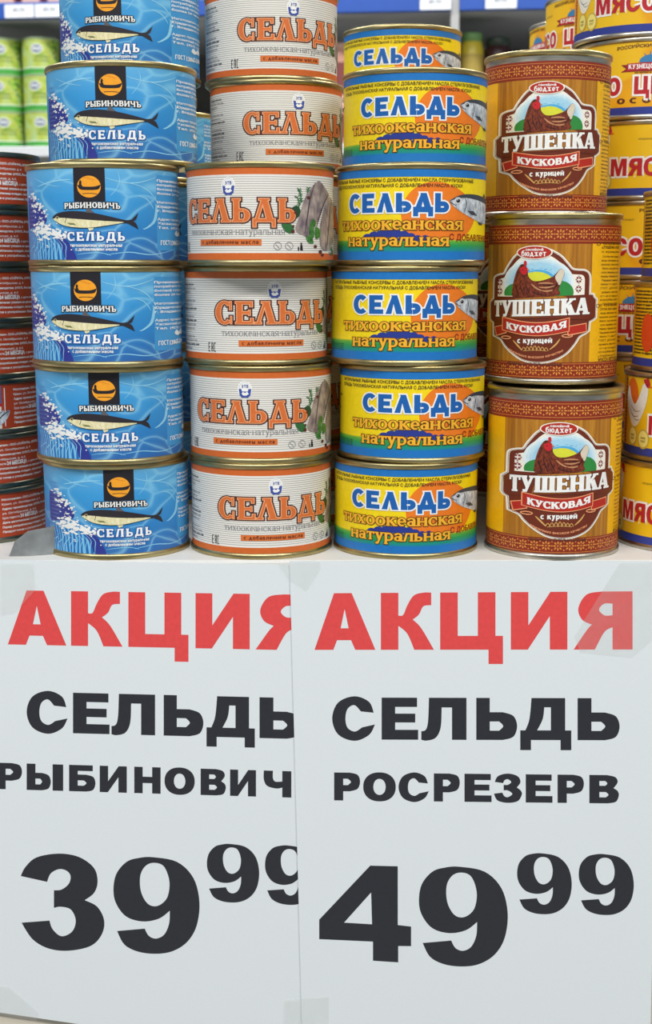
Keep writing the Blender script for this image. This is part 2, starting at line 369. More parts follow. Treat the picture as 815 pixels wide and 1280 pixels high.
        if pointed and not low:
            t = h*1.2 if sf else s
            Q((.03,0),(.03+t,0),(W/2+.03,1),(W/2-.09,1)); Q((W-.03-s*1.15,0),(W-.03,0),(W/2+s*.5,1),(W/2-s*.5,1))
            if sf: R(-.06,0,t+.12,st); R(W-s-.16,0,W+.05,st); R(W/2-s*.8,1-st,W/2+s*.7,1)
        else:
            Q((.02,0),(.02+h*1.5,0),(.28+h,1),(.24,1)); R(.22,1-h,W-.05,1); V(W-.05-s)
    elif C == 'М':
        W = 1.08; t = h*1.1 if sf else s
        R(.06,0,.06+t,1); V(W-s-.06, 0, 1, False); Q((.06,1),(.06+s*1.1,1),(W/2+s*.4,0),(W/2-s*.2,0)); Q((W-.06,1),(W-.06-s*.9,1),(W/2-.02,0),(W/2+h,0))
        if sf: R(-.04,0,t+.16,st); R(-.04,1-st,.2,1); R(W-.2,1-st,W+.04,1)
    elif C == 'Н': W = .88+sf*2; V(x0); V(W-sf-s); R(x0,.5-h/2,W-sf,.5+h/2)
    elif C == 'О': W = .92; P.append(ring(W/2,.5,W/2,.52,s*1.05,h,0,360,28))
    elif C == 'П': W = .88+sf*2; V(x0); V(W-sf-s); R(x0,1-h,W-sf,1)
    elif C == 'Р': W = .74+sf; V(x0); bowl(x0+s*.5,.40,1,W)
    elif C == 'С':
        W = .86; P.append(ring(W*.54,.5,W*.54,.52,s*1.05,h,48,312,22))
        if sf: R(W*.82,.62,W*.82+h*.8,1.0); R(W*.86,.0,W*.86+h*.6,.34)
        else: pass
    elif C == 'Т':
        W = .82; V(W/2-s/2,0,1,False); R(0,1-h,W,1)
        if sf: R(0,.72,h*.9,1); R(W-h*.9,.72,W,1)
    elif C == 'У':
        W = .86; t = h*1.3 if sf else s
        Q((0,1),(s*1.1,1),(W/2+s*.45,.36),(W/2-s*.3,.28)); Q((W-t,1),(W,1),(W*.40+t*.4,0),(W*.40-t*.6,0)); R(W*.16,0,W*.42,h*1.1)
        if sf: R(-.07,1-st,s*1.1+.08,1); R(W-t-.12,1-st,W+.07,1)
    elif C == 'Х':
        W = .88; t = h*1.3 if sf else s
        Q((.02,1),(.02+s*1.1,1),(W-.02,0),(W-.02-s*1.1,0)); Q((W-.05-t,1),(W-.05,1),(.05+t,0),(.05,0))
        if sf: R(-.05,1-st,s+.16,1); R(W-.26,1-st,W+.04,1); R(-.04,0,.26,st); R(W-s-.18,0,W+.05,st)
    elif C == 'Ц': W = .92+sf*2; V(x0); V(W-sf-s-.06); R(x0,0,W,h); R(W-h*1.2,-.22,W,h)
    elif C == 'Ч': W = .82+sf*2; V(W-sf-s); P.append(ring(x0+.3,.72,.3,.3,s,h*1.1,180,270,8)); R(x0,.7,x0+s,1); R(x0+.28,.42,W-sf-.05,.42+h*1.1)
    elif C == 'Ш': W = 1.22+sf*2; V(x0); V(W/2-s/2); V(W-sf-s); R(x0,0,W-sf,max(h,st))
    elif C == 'Щ': W = 1.28; V(x0); V(W/2-s/2-.03); V(W-s-.1); R(x0,0,W,h); R(W-h*1.2,-.22,W,h)
    elif C == 'Ь': W = .74+sf; V(x0); bowl(x0+s*.5,0,.56,W)
    elif C == 'Ъ': W = .88+sf; V(x0+.14); R(0,1-h,.2+s*.5,1); bowl(x0+.14+s*.5,0,.56,W)
    elif C == 'Ы': W = 1.04+sf; V(x0); bowl(x0+s*.5,0,.56,.66+sf); V(W-sf-s)
    elif C == 'Э': W = .8; P.append(ring(W*.46,.5,W*.5,.52,s,h,-130,130,18)); R(W*.3,.5-h/2,W*.9,.5+h/2)
    elif C == 'Ю': W = 1.14; V(x0); P.append(ring(W-.38,.5,.38,.52,s,h,0,360,22)); R(x0,.5-h/2,W-.7,.5+h/2)
    elif C == 'Я':
        W = .84+sf; V(W-sf-s); b = []; ry = .29
        R(.32,1-h,W-sf-.05,1); R(.32,.42,W-sf-.05,.42+h); P.append(ring(.34,.71,.33,.29,min(s,.26),h,90,270,10))
        t = h*1.5 if sf else s; Q((.02,0),(.02+t*1.1,0),(.44+t*.6,.46),(.40,.46))
        if sf: R(-.05,0,t+.1,st)
    elif ch == '·': W = .3; P.append((ell(.15,.45,.1,.1,10), []))
    elif ch == '-': W = .45; R(.03,.4,.42,.4+h)
    else: W = .42
    return P, W

# ------------------------------------------------------------------ drawing on a label or a sheet
FONTC = bpy.data.curves.new('text', 'FONT'); FONTO = bpy.data.objects.new('text', FONTC)
class Art:
    def __init__(self, fmap):
        self.tris = []; self.mats = []; self.fmap = fmap
    def mi(self, m):
        if m not in self.mats: self.mats.append(m)
        return self.mats.index(m)
    def put(self, contours, m, layer, xf=None):
        i = self.mi(m); f = self.fmap; self.n = getattr(self, 'n', 0) + 1; layer += (self.n % 14) * .06
        pts = [p for c in contours for p in c]
        if len(contours[0]) < 3: return
        T = tessellate_polygon([[Vector((p[0], p[1], 0)) for p in c] for c in contours])
        q = [f(*(xf(*p) if xf else p)) for p in pts]
        for t in T: self.tris.append(([q[k] for k in t], layer, i))
    def poly(self, pts, m, layer, holes=()): self.put([pts] + list(holes), m, layer)
    def rect(self, x0, y0, x1, y1, m, layer, n=1):
        self.poly([(x0, y0), (x1, y0), (x1, y1), (x0, y1)], m, layer)
    def dot(self, cx, cy, rx, m, layer, ry=None, n=18): self.poly(ell(cx, cy, rx, ry or rx, n), m, layer)
    def hoop(self, cx, cy, r, t, m, layer, ry=None, n=24):
        ry = ry or r; self.poly(ell(cx, cy, r, ry, n), m, layer, [ell(cx, cy, r-t, ry-t, n)])
    def stroke(self, pts, wd, m, layer, taper=False):
        q = smooth_all(pts)[:4*(len(pts)-1)+1] if len(pts) > 2 else pts
        L, Rr = [], []
        for i, p in enumerate(q):
            a, b = q[max(0, i-1)], q[min(len(q)-1, i+1)]
            d = (b[0]-a[0], b[1]-a[1]); l = math.hypot(*d) or 1
            k = wd/2 * (math.sin(PI*(i+.3)/(len(q)-.4)) if taper else 1)
            L.append((p[0]-d[1]/l*k, p[1]+d[0]/l*k)); Rr.append((p[0]+d[1]/l*k, p[1]-d[0]/l*k))
        for i in range(len(q)-1): self.poly([L[i], L[i+1], Rr[i+1], Rr[i]], m, layer)
    def even(self, x0, x1):
        """type runs at an even pace round the tin between its two measured ends"""
        f = self.fmap; a, b = f(x0, 0)[0], f(x1, 0)[0]
        return lambda x, y: (a + (b-a)*(x-x0)/(x1-x0), f(x0, y)[1])
    def letters(self, txt, x0, x1, yb, cap, m, layer, st=(.2, .12, .05), g=0.0, bend=0.0, slope=0.0, up=-1, space=.12, pointed=True, xh=.72, black=False, boxes=None):
        """letters along a base line from x0 to x1; up=-1: y grows downwards (picture coordinates)"""
        items = []; X = 0
        for ch in txt:
            if ch == ' ': X += .42; continue
            k = 1.0
            if black: G, W = BL[ch.upper()], {'М': 1.15, 'Ы': 1.25, 'Ц': 1.05, 'Ь': .85, 'Е': .85}.get(ch.upper(), .95); k = xh if ch.islower() else 1
            else:
                G, W = glyph(ch, *st, pointed); k = xh if ch.islower() else 1
            kx = k*W if black else k
            items.append((G, X, kx, k)); X += W*k + space
        tot = X - space; sx = (x1-x0)/tot; real = self.fmap; self.fmap = self.even(x0, x1)
        for j, (G, X, kx, k) in enumerate(items):
            for o, hs in G:
                def xf(x, y, X=X, kx=kx, k=k):
                    px = x0 + (X + x*kx)*sx; t = (px-x0)/(x1-x0)*2-1
                    return (px, yb + up*(y*k*cap + bend*(1-t*t)) + slope*(px-x0))
                # grow in placed units
                A = [xf(*p) for p in o]; H = [[xf(*p) for p in q] for q in hs]
                if g: A = grow(A, g); H = [grow(q, -g) for q in H]
                H = [q for q in H if abs(area(q)) > 1e-9 and (area(q) > 0) == (area(grow(q, 0)) > 0)]
                self.put([A] + H, m, layer)
        self.fmap = real
    def small(self, txt, x0, x1, yb, cap, m, layer, bold=0.0, up=-1, bend=0.0, slope=0.0, rot=None):
        """small type in Blender's own built-in letters"""
        FONTC.body = txt; FONTC.offset = bold; FONTC.resolution_u = 1; FONTC.fill_mode = 'FRONT'
        me = FONTO.to_mesh()
        if not me or not len(me.polygons): return
        V = [v.co.copy() for v in me.vertices]; xa = min(v.x for v in V); xb = max(v.x for v in V)
        i = self.mi(m); sx = (x1-x0)/(xb-xa); fm_ = self.fmap if rot else self.even(x0, x1)
        def P(v):
            px = x0 + (v.x-xa)*sx; t = (px-x0)/(x1-x0)*2-1
            q = (px, yb + up*(v.y/.73*cap + bend*(1-t*t)) + slope*(px-x0))
            if rot:
                c, s = math.cos(rot[2]), math.sin(rot[2]); dx, dy = q[0]-rot[0], q[1]-rot[1]
                q = (rot[0]+dx*c-dy*s, rot[1]+dx*s+dy*c)
            return fm_(*q)
        Q = [P(v) for v in V]
        for p in me.polygons:
            vs = list(p.vertices)
            for k in range(1, len(vs)-1): self.tris.append(([Q[vs[0]], Q[vs[k]], Q[vs[k+1]]], layer, i))
        FONTO.to_mesh_clear()

def clip(poly, u, keep_greater):
    out = []
    for i in range(len(poly)):
        a, b = poly[i-1], poly[i]
        ia = (a[0] >= u) == keep_greater or a[0] == u; ib = (b[0] >= u) == keep_greater or b[0] == u
        if ia != ib:
            t = (u-a[0])/(b[0]-a[0]); out.append((u, a[1]+(b[1]-a[1])*t))
        if ib: out.append(b)
    return out
STEP = .00004
def wrap_label(name, R, z0, z1, base_mat, art, vclip=True):
    """paper sleeve (full turn) with its print as thin ink layers on the outside"""
    n = int(round(2*PI*R/.0026)); du = 2*PI*R/n
    R0 = R + .0002
    V, Fc, fm, N = [], [], [], []
    def P(u, v, lay):
        a = u/R; r = R0 + lay*STEP; V.append((r*math.sin(a), -r*math.cos(a), v)); N.append((math.sin(a), -math.cos(a), 0))
    mats = [base_mat] + art.mats
    for k in range(n):
        b = len(V)
        for u, v in ((k*du, z0), ((k+1)*du, z0), ((k+1)*du, z1), (k*du, z1)): P(u, v, 0)
        Fc.append((b, b+1, b+2, b+3)); fm.append(0)
    for tri, lay, mi in art.tris:
        tri = [(max(-PI*R, min(PI*R, t[0]*.001)), max(z0, min(z1, t[1]*.001))) for t in tri]
        ar = area(tri)
        if abs(ar) < 1e-12: continue
        if ar < 0: tri = tri[::-1]
        ua, ub = min(t[0] for t in tri), max(t[0] for t in tri)
        k0, k1 = math.floor(ua/du+1e-6), math.ceil(ub/du-1e-6)
        for k in range(k0, max(k1, k0+1)):
            q = tri
            if k1-k0 > 1:
                q = clip(clip(tri, k*du, True), (k+1)*du, False)
            if len(q) < 3 or abs(area(q)) < 1e-13: continue
            b = len(V)
            for u, v in q: P(u, v, lay)
            Fc.append(tuple(range(b, b+len(q)))); fm.append(mi+1)
    me = mesh_of(name, V, Fc, mats, fm, smooth=True)
    me.normals_split_custom_set_from_vertices(N)
    return me

def front(xc, a, ytop, ybot, R, z0, z1, turn=0.0):
    """picture coordinates of a can seen from the front -> millimetres on its sleeve"""
    Rm = R*1000
    def f(x, y):
        s = (x-xc)/a
        th = math.asin(max(-1, min(1, s))) if abs(s) < .985 else math.copysign(1.398 + (abs(s)-.985)*1.15, s)
        return (Rm*(th+math.radians(turn)), z0*1000 + (ybot-y)/(ybot-ytop)*(z1-z0)*1000)
    return f
def flat_mm(x, y): return (x, y)

# ------------------------------------------------------------------ tins
def tin_meshes(kind, R, H, body_mat, rim_mat, zl0, neck=0.0, rr=.0011):
    """body with rolled bottom seam and beads; lid with rolled top seam and sunk panel"""
    e = rr
    body = [(0, .0012), (R*.80, .0012), (R*.90, .0030), (R-.0012, .0030), (R-.0008, .0002), (R+e*.6, 0), (R+e, .0008), (R+e, .0024), (R+e*.5, .0031),
            (R-.0001, .0034), (R-.0001, H*.5), (R-.0001, H-.0034)]
    lid = [(R-.0001, H-.0034), (R+e*.5, H-.0031), (R+e, H-.0026), (R+e, H-.0008), (R+e*.6, H), (R-.0006, H), (R-.0013, H-.0010), (R-.0016, H-.0036), (R*.88, H-.0040), (R*.86, H-.0030),
           (R*.80, H-.0030), (R*.78, H-.0036), (R*.55, H-.0036), (R*.53, H-.0030), (0, H-.0030)]
    return lathe(kind+'_body', body, body_mat), lathe(kind+'_lid', lid, rim_mat)

TINS = {}
def register(kind, R, H, meshes, label_mesh): TINS[kind] = (R, H, meshes[0], meshes[1], label_mesh)
def put_tin(kind, name, label, cat, group, loc, yaw=0.0, tilt=(0, 0)):
    R, H, b, l, lb = TINS[kind]
    t = thing(name, label, cat, loc, (tilt[0], tilt[1], yaw), group)
    link('body', b, t); link('lid', l, t); link('paper_sleeve' if kind != 'pea' else 'sleeve', lb, t)
    return t

H1 = .0537; R1 = .0411
ZA, ZB = .0031, H1-.0031
def halo(art, txt, x0, x1, yb, cap, m, ml, g, layer, **k):
    art.letters(txt, x0, x1, yb, cap, ml, layer, g=g, **k); art.letters(txt, x0, x1, yb, cap, m, layer+1, **k)

# ---- blue herring sleeve
def blue_label():
    a = Art(front(437, 303, 527, 900, R1, ZA, ZB))
    lt = mat('printed pale blue', '#8fd0ee'); wavy = mat('printed deep violet blue', '#2c3690')
    # swell and foam of the breaking wave
    a.poly(smooth_all([(128,640),(160,655),(182,690),(196,722),(192,748),(160,760),(128,765)]), wavy, 1)
    a.poly([(126,790),(160,775),(190,790),(225,812),(255,850),(275,898),(126,899)], WAVE, 1)
    a.poly(smooth_all([(225,800),(262,815),(285,850),(300,899),(262,899),(250,860)]), wavy, 2)
    for i in range(9):
        a.stroke([(138+i*15,899),(134+i*16,868),(150+i*14,838),(146+i*11,812)], 2.4, lt, 3, True)
    rnd = random.Random(2)
    for (x, y, r) in [(150,628,8),(158,645,9),(166,668,9),(176,684,8),(190,700,7),(196,720,5),(158,700,5),(150,676,6),
                      (165,768,12),(180,750,11),(178,785,14),(196,770,13),(205,790,11),(190,805,10),(222,786,11),(236,794,12),(246,802,9),(258,796,8),(232,806,9),(205,758,6),(176,728,5),(262,806,6),(172,815,8),(153,780,9)]:
        a.dot(x, y, r*.72, WHITE, 4, n=12)
        for q in range(6): a.dot(x+rnd.uniform(-r, r)*1.4, y+rnd.uniform(-r, r)*1.4, r*rnd.uniform(.2, .5), WHITE, 4, n=8)
    for q in range(26): a.dot(rnd.uniform(150, 285), rnd.uniform(700, 860), rnd.uniform(1.2, 3), WHITE, 4, n=6)
    # light in the water
    for pts, wd in (([(415,560),(490,585),(560,580),(620,550)], 5), ([(480,590),(560,600),(610,640),(625,690)], 4), ([(170,600),(220,580),(290,575)], 6), ([(560,770),(605,745),(618,700),(612,672)], 12),
                    ([(540,640),(580,650),(606,690)], 4), ([(420,880),(500,868),(600,878),(700,850)], 4), ([(460,540),(470,590),(430,640)], 3), ([(160,560),(200,590),(250,600)], 3), ([(300,880),(380,870),(430,885)], 3)):
        a.stroke(pts, wd, lt, 2, True)
    # badge
    a.rect(298, 527, 415, 662, BLACK, 3)
    a.dot(355, 603, 44, AMBER, 4, n=28); a.poly(S((312,594),(330,602,1),(372,603,1),(399,595),(393,610,1),(378,616,1),(332,616,1),(318,610,1)), BLACK, 5)
    a.poly([(318,601),(319,583),(323,576),(328,583),(327,592),(331,603)], BLACK, 5); a.stroke([(330,632),(356,630),(385,633)], 2.5, BLACK, 5); a.stroke([(335,566),(356,570),(376,577)], 1.6, ORANGE, 5)
    k = dict(st=(.24, .15, .05), bend=3, space=.10)
    a.letters('РЫБИНОВИЧЪ', 263, 471, 692, 23, BLACK, 6, g=3.2, **k); a.letters('РЫБИНОВИЧЪ', 263, 471, 692, 23, WHITE, 7, **k)
    # fish
    dk = mat('printed fish back', '#2a262c')
    a.poly(S((218,727),(232,712,1),(262,703,1),(300,701,1),(350,706,1),(400,716,1),(450,728,1),(490,737,1),(514,735),(542,706),(532,733,1),(519,741),(532,750,1),(541,773),(512,757,1),(490,749,1),(440,757,1),(380,768,1),(320,771,1),(270,764,1),(235,747,1)), dk, 7)
    a.poly(smooth_all([(222,731),(250,728),(300,733),(360,738),(420,742),(480,745),(470,750),(420,759),(360,768),(310,768),(262,760),(234,744)]), CREAM, 8)
    a.poly([(340,707),(344,692),(352,689),(374,710)], mat('printed fin', '#5b5a5e'), 7); a.poly([(345,767),(352,782),(366,776),(368,766)], CREAM, 6)
    a.poly([(270,748),(282,757),(304,758),(296,750)], mat('printed fin olive', '#7d8252'), 9); a.dot(236, 727, 4, BLACK, 9, n=10); a.hoop(236, 727, 5.5, 1.5, CREAM, 9, n=10)
    a.stroke([(262,712),(268,730),(262,748)], 2, dk, 9)
    k = dict(st=(.26, .16, .05), space=.24, pointed=False)
    halo(a, 'СЕЛЬДЬ', 270, 486, 822, 36, WHITE, mat('printed mid blue', '#1f5fae'), 3.5, 7, **k)
    a.small('тихоокеанская натуральная', 279, 475, 846, 12, WHITE, 7, .03); a.small('с добавлением масла', 298, 456, 862, 12, WHITE, 7, .03)
    a.letters('ГОСТ', 634, 676, 838, 20, WHITE, 7, st=(.22,.18,0), slope=-.04); a.small('13865-2000', 681, 745, 838, 20, WHITE, 7, .04, slope=-.08)
    a.poly(smooth_all([(703,790),(712,775),(722,785),(732,772),(742,800),(728,795),(715,800)]), WHITE, 6)
    for g0, rows in ((566, ['Произведено из', 'потреблять после', 'бытовой холодильник', 'более 24 часов']), (655, ['Изготовитель: ООО', 'Юридический адрес', 'г. Владивосток']), (725, ['Адрес производства', 'Хасанский район', 'Тел. (423) 265'])):
        for i, t in enumerate(rows): a.small(t, 622, 628+8.2*len(t), g0+i*17.5+10, 10, WHITE, 7, .025)
    a.rect(620, 548, 744, 860, mat('printed panel blue', '#3f97d2'), 0.5)
    for i in range(17): a.small('из охлажденной', 135, 152+(i*5)%9, 600+i*17, 8, mat('printed violet text', '#6d86c8'), 5, .0)
    return wrap_label('blue_sleeve', R1, ZA, ZB, SEA, a)

# ---- orange and white herring sleeve
RO = .0401
def orange_label():
    a = Art(flat_mm); Cc = PI*RO*1000
    or_ = mat('printed orange band', '#cf6628')
    z0, z1 = ZA*1000, ZB*1000
    a.rect(-Cc, z0, Cc, z0+3.6, or_, 1); a.rect(-Cc, z1-3.6, Cc, z1, or_, 1)
    a.rect(-Cc, z0+3.6, Cc, z0+3.9, WHITE, 1); a.rect(-Cc, z1-3.9, Cc, z1-3.6, WHITE, 1)
    a.fmap = front(390, 340, 585, 1010, RO, ZA, ZB)
    ink = mat('printed emblem blue', '#3c4fa0')
    a.dot(473, 670, 33, WHITE, 1, ry=42, n=28); a.hoop(473, 670, 27, 1.5, mat('printed pale grey', '#b9bfcc'), 2, ry=36)
    a.poly([(446,668),(458,668),(460,680),(488,680),(490,668),(503,668),(498,700),(488,710),(460,710),(450,700)], ink, 3)
    a.poly([(458,690),(466,682),(474,688),(484,681),(492,692),(480,700),(466,700)], WHITE, 4); a.letters('ЭТВ', 458, 490, 662, 15, ink, 4, st=(.2,.16,0))
    k = dict(st=(.26, .12, .065), space=.12)
    a.letters('СЕЛЬДЬ', 204, 700, 835, 108, mat('printed dark brown', '#4b2620'), 4, g=7.5, **k)
    a.letters('СЕЛЬДЬ', 204, 700, 835, 108, mat('printed light salmon', '#f0a878'), 5, g=2.0, **k)
    a.letters('СЕЛЬДЬ', 204, 700, 835, 108, mat('printed burnt orange', '#d66f34'), 6, g=-1.5, **k)
    gk = dict(st=(.16, .10, .05), space=.10)
    a.letters('тихоокеанская·натуральная', 230, 676, 893, 32, mat('printed text grey', '#86868a'), 4, **gk)
    a.rect(308, 914, 606, 943, mat('printed box orange', '#d9712f'), 3); a.letters('с добавлением масла', 322, 596, 936, 19, BROWN, 5, st=(.24,.16,0), space=.14)
    # EAC mark: E, A, C built of bars
    for x in (168, 182, 194):
        a.rect(x, 927, x+2.5, 971, BLACK, 4)
        if x != 182: a.rect(x, 927, x+8, 930.5, BLACK, 4); a.rect(x, 967.5, x+8, 971, BLACK, 4)
    a.rect(168, 947, 175, 950.5, BLACK, 4); a.rect(182, 927, 190, 930.5, BLACK, 4); a.rect(187.5, 927, 190, 971, BLACK, 4); a.rect(182, 948, 190, 951.5, BLACK, 4)
    for i in range(17):
        if i in (3, 7, 12): continue
        y = 640+i*19.5; x1 = 62+[38,46,20,0,44,30,52,0,36,50,46,40,0,40,52,62,26][i]
        a.small('Состав: сельдь, масло, соль', 46, x1, y+12, 10, BLACK if i in (0,6,9,15) else GREYT, 4, .03 if i in (0,6,9,15) else .01)
    # fish pieces with herbs (traced on the turned tin)
    a.fmap = front(410, 355, 75, 510, RO, ZA, ZB, turn=39)
    for x in (487, 541): a.hoop(x, 444, 19, 2.2, GREYT, 4); a.stroke([(x-9,436),(x+8,454)], 2.5, GREYT, 4)
    a.dot(598, 432, 4.5, BLACK, 4); a.poly([(594,438),(603,438),(606,465),(592,465)], BLACK, 4); a.rect(582, 448, 588, 466, BLACK, 4)
    hb = mat('printed herb green', '#2f6a36'); dkh = mat('printed herb dark', '#1f4a2a')
    for pts in ([(560,300),(580,265),(590,240),(575,215)], [(640,230),(630,190),(635,170)], [(600,235),(595,200),(588,175)], [(770,300),(778,220),(770,170)], [(740,440),(755,470),(745,486)]):
        a.stroke(pts, 5, hb, 2)
        for (x, y) in smooth_all(pts)[:13]:
            a.stroke([(x-9,y-7),(x,y)], 2.6, hb, 2); a.stroke([(x+9,y-7),(x,y)], 2.6, hb, 2)
    a.poly(smooth_all([(556,262),(575,252),(590,262),(596,290),(580,310),(560,300),(545,285)]), dkh, 3)
    a.poly(smooth_all([(505,340),(530,330),(555,345),(565,370),(545,385),(520,372)]), hb, 3)
    fl = mat('printed fillet shadow', '#4c4048')
    a.poly(smooth_all([(570,365),(590,300),(610,230),(640,175),(672,138),(690,133),(725,175),(735,200),(710,235),(690,290),(665,345),(640,395),(600,390)]), FISHSKIN, 4)
    a.stroke([(668,142),(640,220),(628,300),(615,385)], 6, fl, 5, True); a.stroke([(732,190),(700,260),(672,350)], 7, fl, 5, True)
    a.poly(smooth_all([(735,200),(756,235),(765,300),(764,380),(750,440),(715,465),(690,440),(688,360),(700,290),(715,240)]), FISHSKIN, 5)
    a.stroke([(742,230),(735,320),(725,440)], 5, fl, 6, True)
    for pts in ([(640,330),(655,350),(660,385),(650,410),(635,390)], [(665,350),(690,370),(685,400),(665,405)], [(620,395),(650,410),(655,430),(630,425)], [(655,310),(668,335),(660,350),(646,335)]): a.poly(smooth_all(pts), GREENERY, 7)
    for x, y, r in ((558,375,9),(632,213,8),(665,445,8),(690,470,9),(700,486,7),(560,350,6),(571,285,7)): a.dot(x, y, r, BROWN, 8, n=10)
    return wrap_label('orange_sleeve', RO, ZA, ZB, LINED, a)

# ---- yellow herring sleeve
RY = .0411
def yellow_label():
    a = Art(flat_mm); Cc = PI*RY*1000; z0, z1 = ZA*1000, ZB*1000
    bl = mat('printed cobalt band', '#1873bf'); yl = mat('printed lemon yellow', '#f6d80c'); odisc = mat('printed sun orange', '#ec7c1c')
    a.rect(-Cc, z1-4.1, Cc, z1, bl, 3); a.rect(-Cc, z0, Cc, z0+4.4, bl, 3); a.rect(-Cc, z0+4.2, Cc, z0+10.6, MEADOW, 2)
    a.fmap = front(390, 335, 588, 1000, RY, ZA, ZB)
    a.dot(560, 795, 142, odisc, 1, ry=150, n=48)
    navy = mat('printed ink blue', '#25378f')
    for x, y, r in ((262,897,22),(295,888,24),(330,884,26),(362,880,22),(395,878,26),(430,886,24),(460,893,20),(490,898,14),(520,896,12),(240,908,12)): a.dot(x, y, r, navy, 4, ry=r*.8, n=16)
    a.rect(235, 900, 545, 918, navy, 4); a.rect(235, 914, 560, 925, mat('printed green edge', '#3a9a48'), 5)
    tx = BLACK
    a.small('НАТУРАЛЬНЫЕ РЫБНЫЕ КОНСЕРВЫ С ДОБАВЛЕНИЕМ МАСЛА СТЕРИЛИЗОВАННЫЕ.', 80, 697, 645, 15, tx, 6, .015)
    a.small('СЕЛЬДЬ ТИХООКЕАНСКАЯ НАТУРАЛЬНАЯ С ДОБАВЛЕНИЕМ МАСЛА. КУСКИ.', 80, 662, 669, 15, tx, 6, .015)
    k = dict(st=(.27, .22, 0), space=.13)
    a.letters('СЕЛЬДЬ', 168, 610, 782, 84, WHITE, 6, g=8, **k); a.letters('СЕЛЬДЬ', 168, 610, 782, 84, mat('printed royal blue', '#1560ae'), 7, g=1.5, **k)
    ob = mat('printed outline brown', '#5a3212'); tg = mat('printed text gold', '#f4b32a')
    k = dict(st=(.22, .12, .06), space=.09, xh=1.0)
    a.letters('тихоокеанская', 123, 662, 862, 41, ob, 7, g=4.0, **k); a.letters('тихоокеанская', 123, 662, 862, 41, tg, 8, g=.8, **k)
    a.letters('натуральная', 163, 613, 936, 39, ob, 9, g=4.0, **k); a.letters('натуральная', 163, 613, 936, 39, tg, 10, g=.8, **k)
    a.fmap = front(423, 342, 72, 507, RY, ZA, ZB, turn=12.3)
    a.small('С ДОБАВЛЕНИЕМ', 592, 790, 410, 30, mat('printed maroon', '#8a2418'), 6, .02, slope=.03)
    dk = mat('printed fish dark back', '#39424c')
    a.poly(smooth_all([(592,222),(612,208),(640,194),(680,188),(725,192),(760,208),(776,240),(780,290),(765,325),(735,322),(690,300),(650,278),(612,250)]), SILVERFISH, 5)
    a.poly(smooth_all([(592,222),(612,207),(640,193),(680,187),(725,190),(765,206),(765,228),(720,214),(670,206),(630,210)]), dk, 6)
    a.dot(629, 221, 17, mat('printed eye silver', '#c9ced2'), 7, n=18); a.dot(629, 221, 9, BLACK, 8, n=14); a.dot(626, 217, 2.5, WHITE, 9, n=8)
    a.stroke([(594,226),(606,236),(622,243)], 3, dk, 7); a.stroke([(655,205),(668,235),(655,272)], 4, dk, 7, True)
    a.poly([(672,268),(700,268),(718,290),(690,286)], dk, 7); a.poly([(722,322),(740,318),(745,334),(730,334)], dk, 4)
    a.poly([(745,192),(752,178),(762,200)], dk, 6)
    a.fmap = front(390, 335, 588, 1000, RY, ZA, ZB)
    for i in range(4): a.small('Срок годности 24 месяца со дня', 64, 120, 932+i*9, 6, BLACK, 6, .01)
    for y in (662, 716, 780): a.rect(54, y, 63 + (y == 716)*8, y+5, BLACK, 5)
    return wrap_label('yellow_sleeve', RY, ZA, ZB, yl, a)

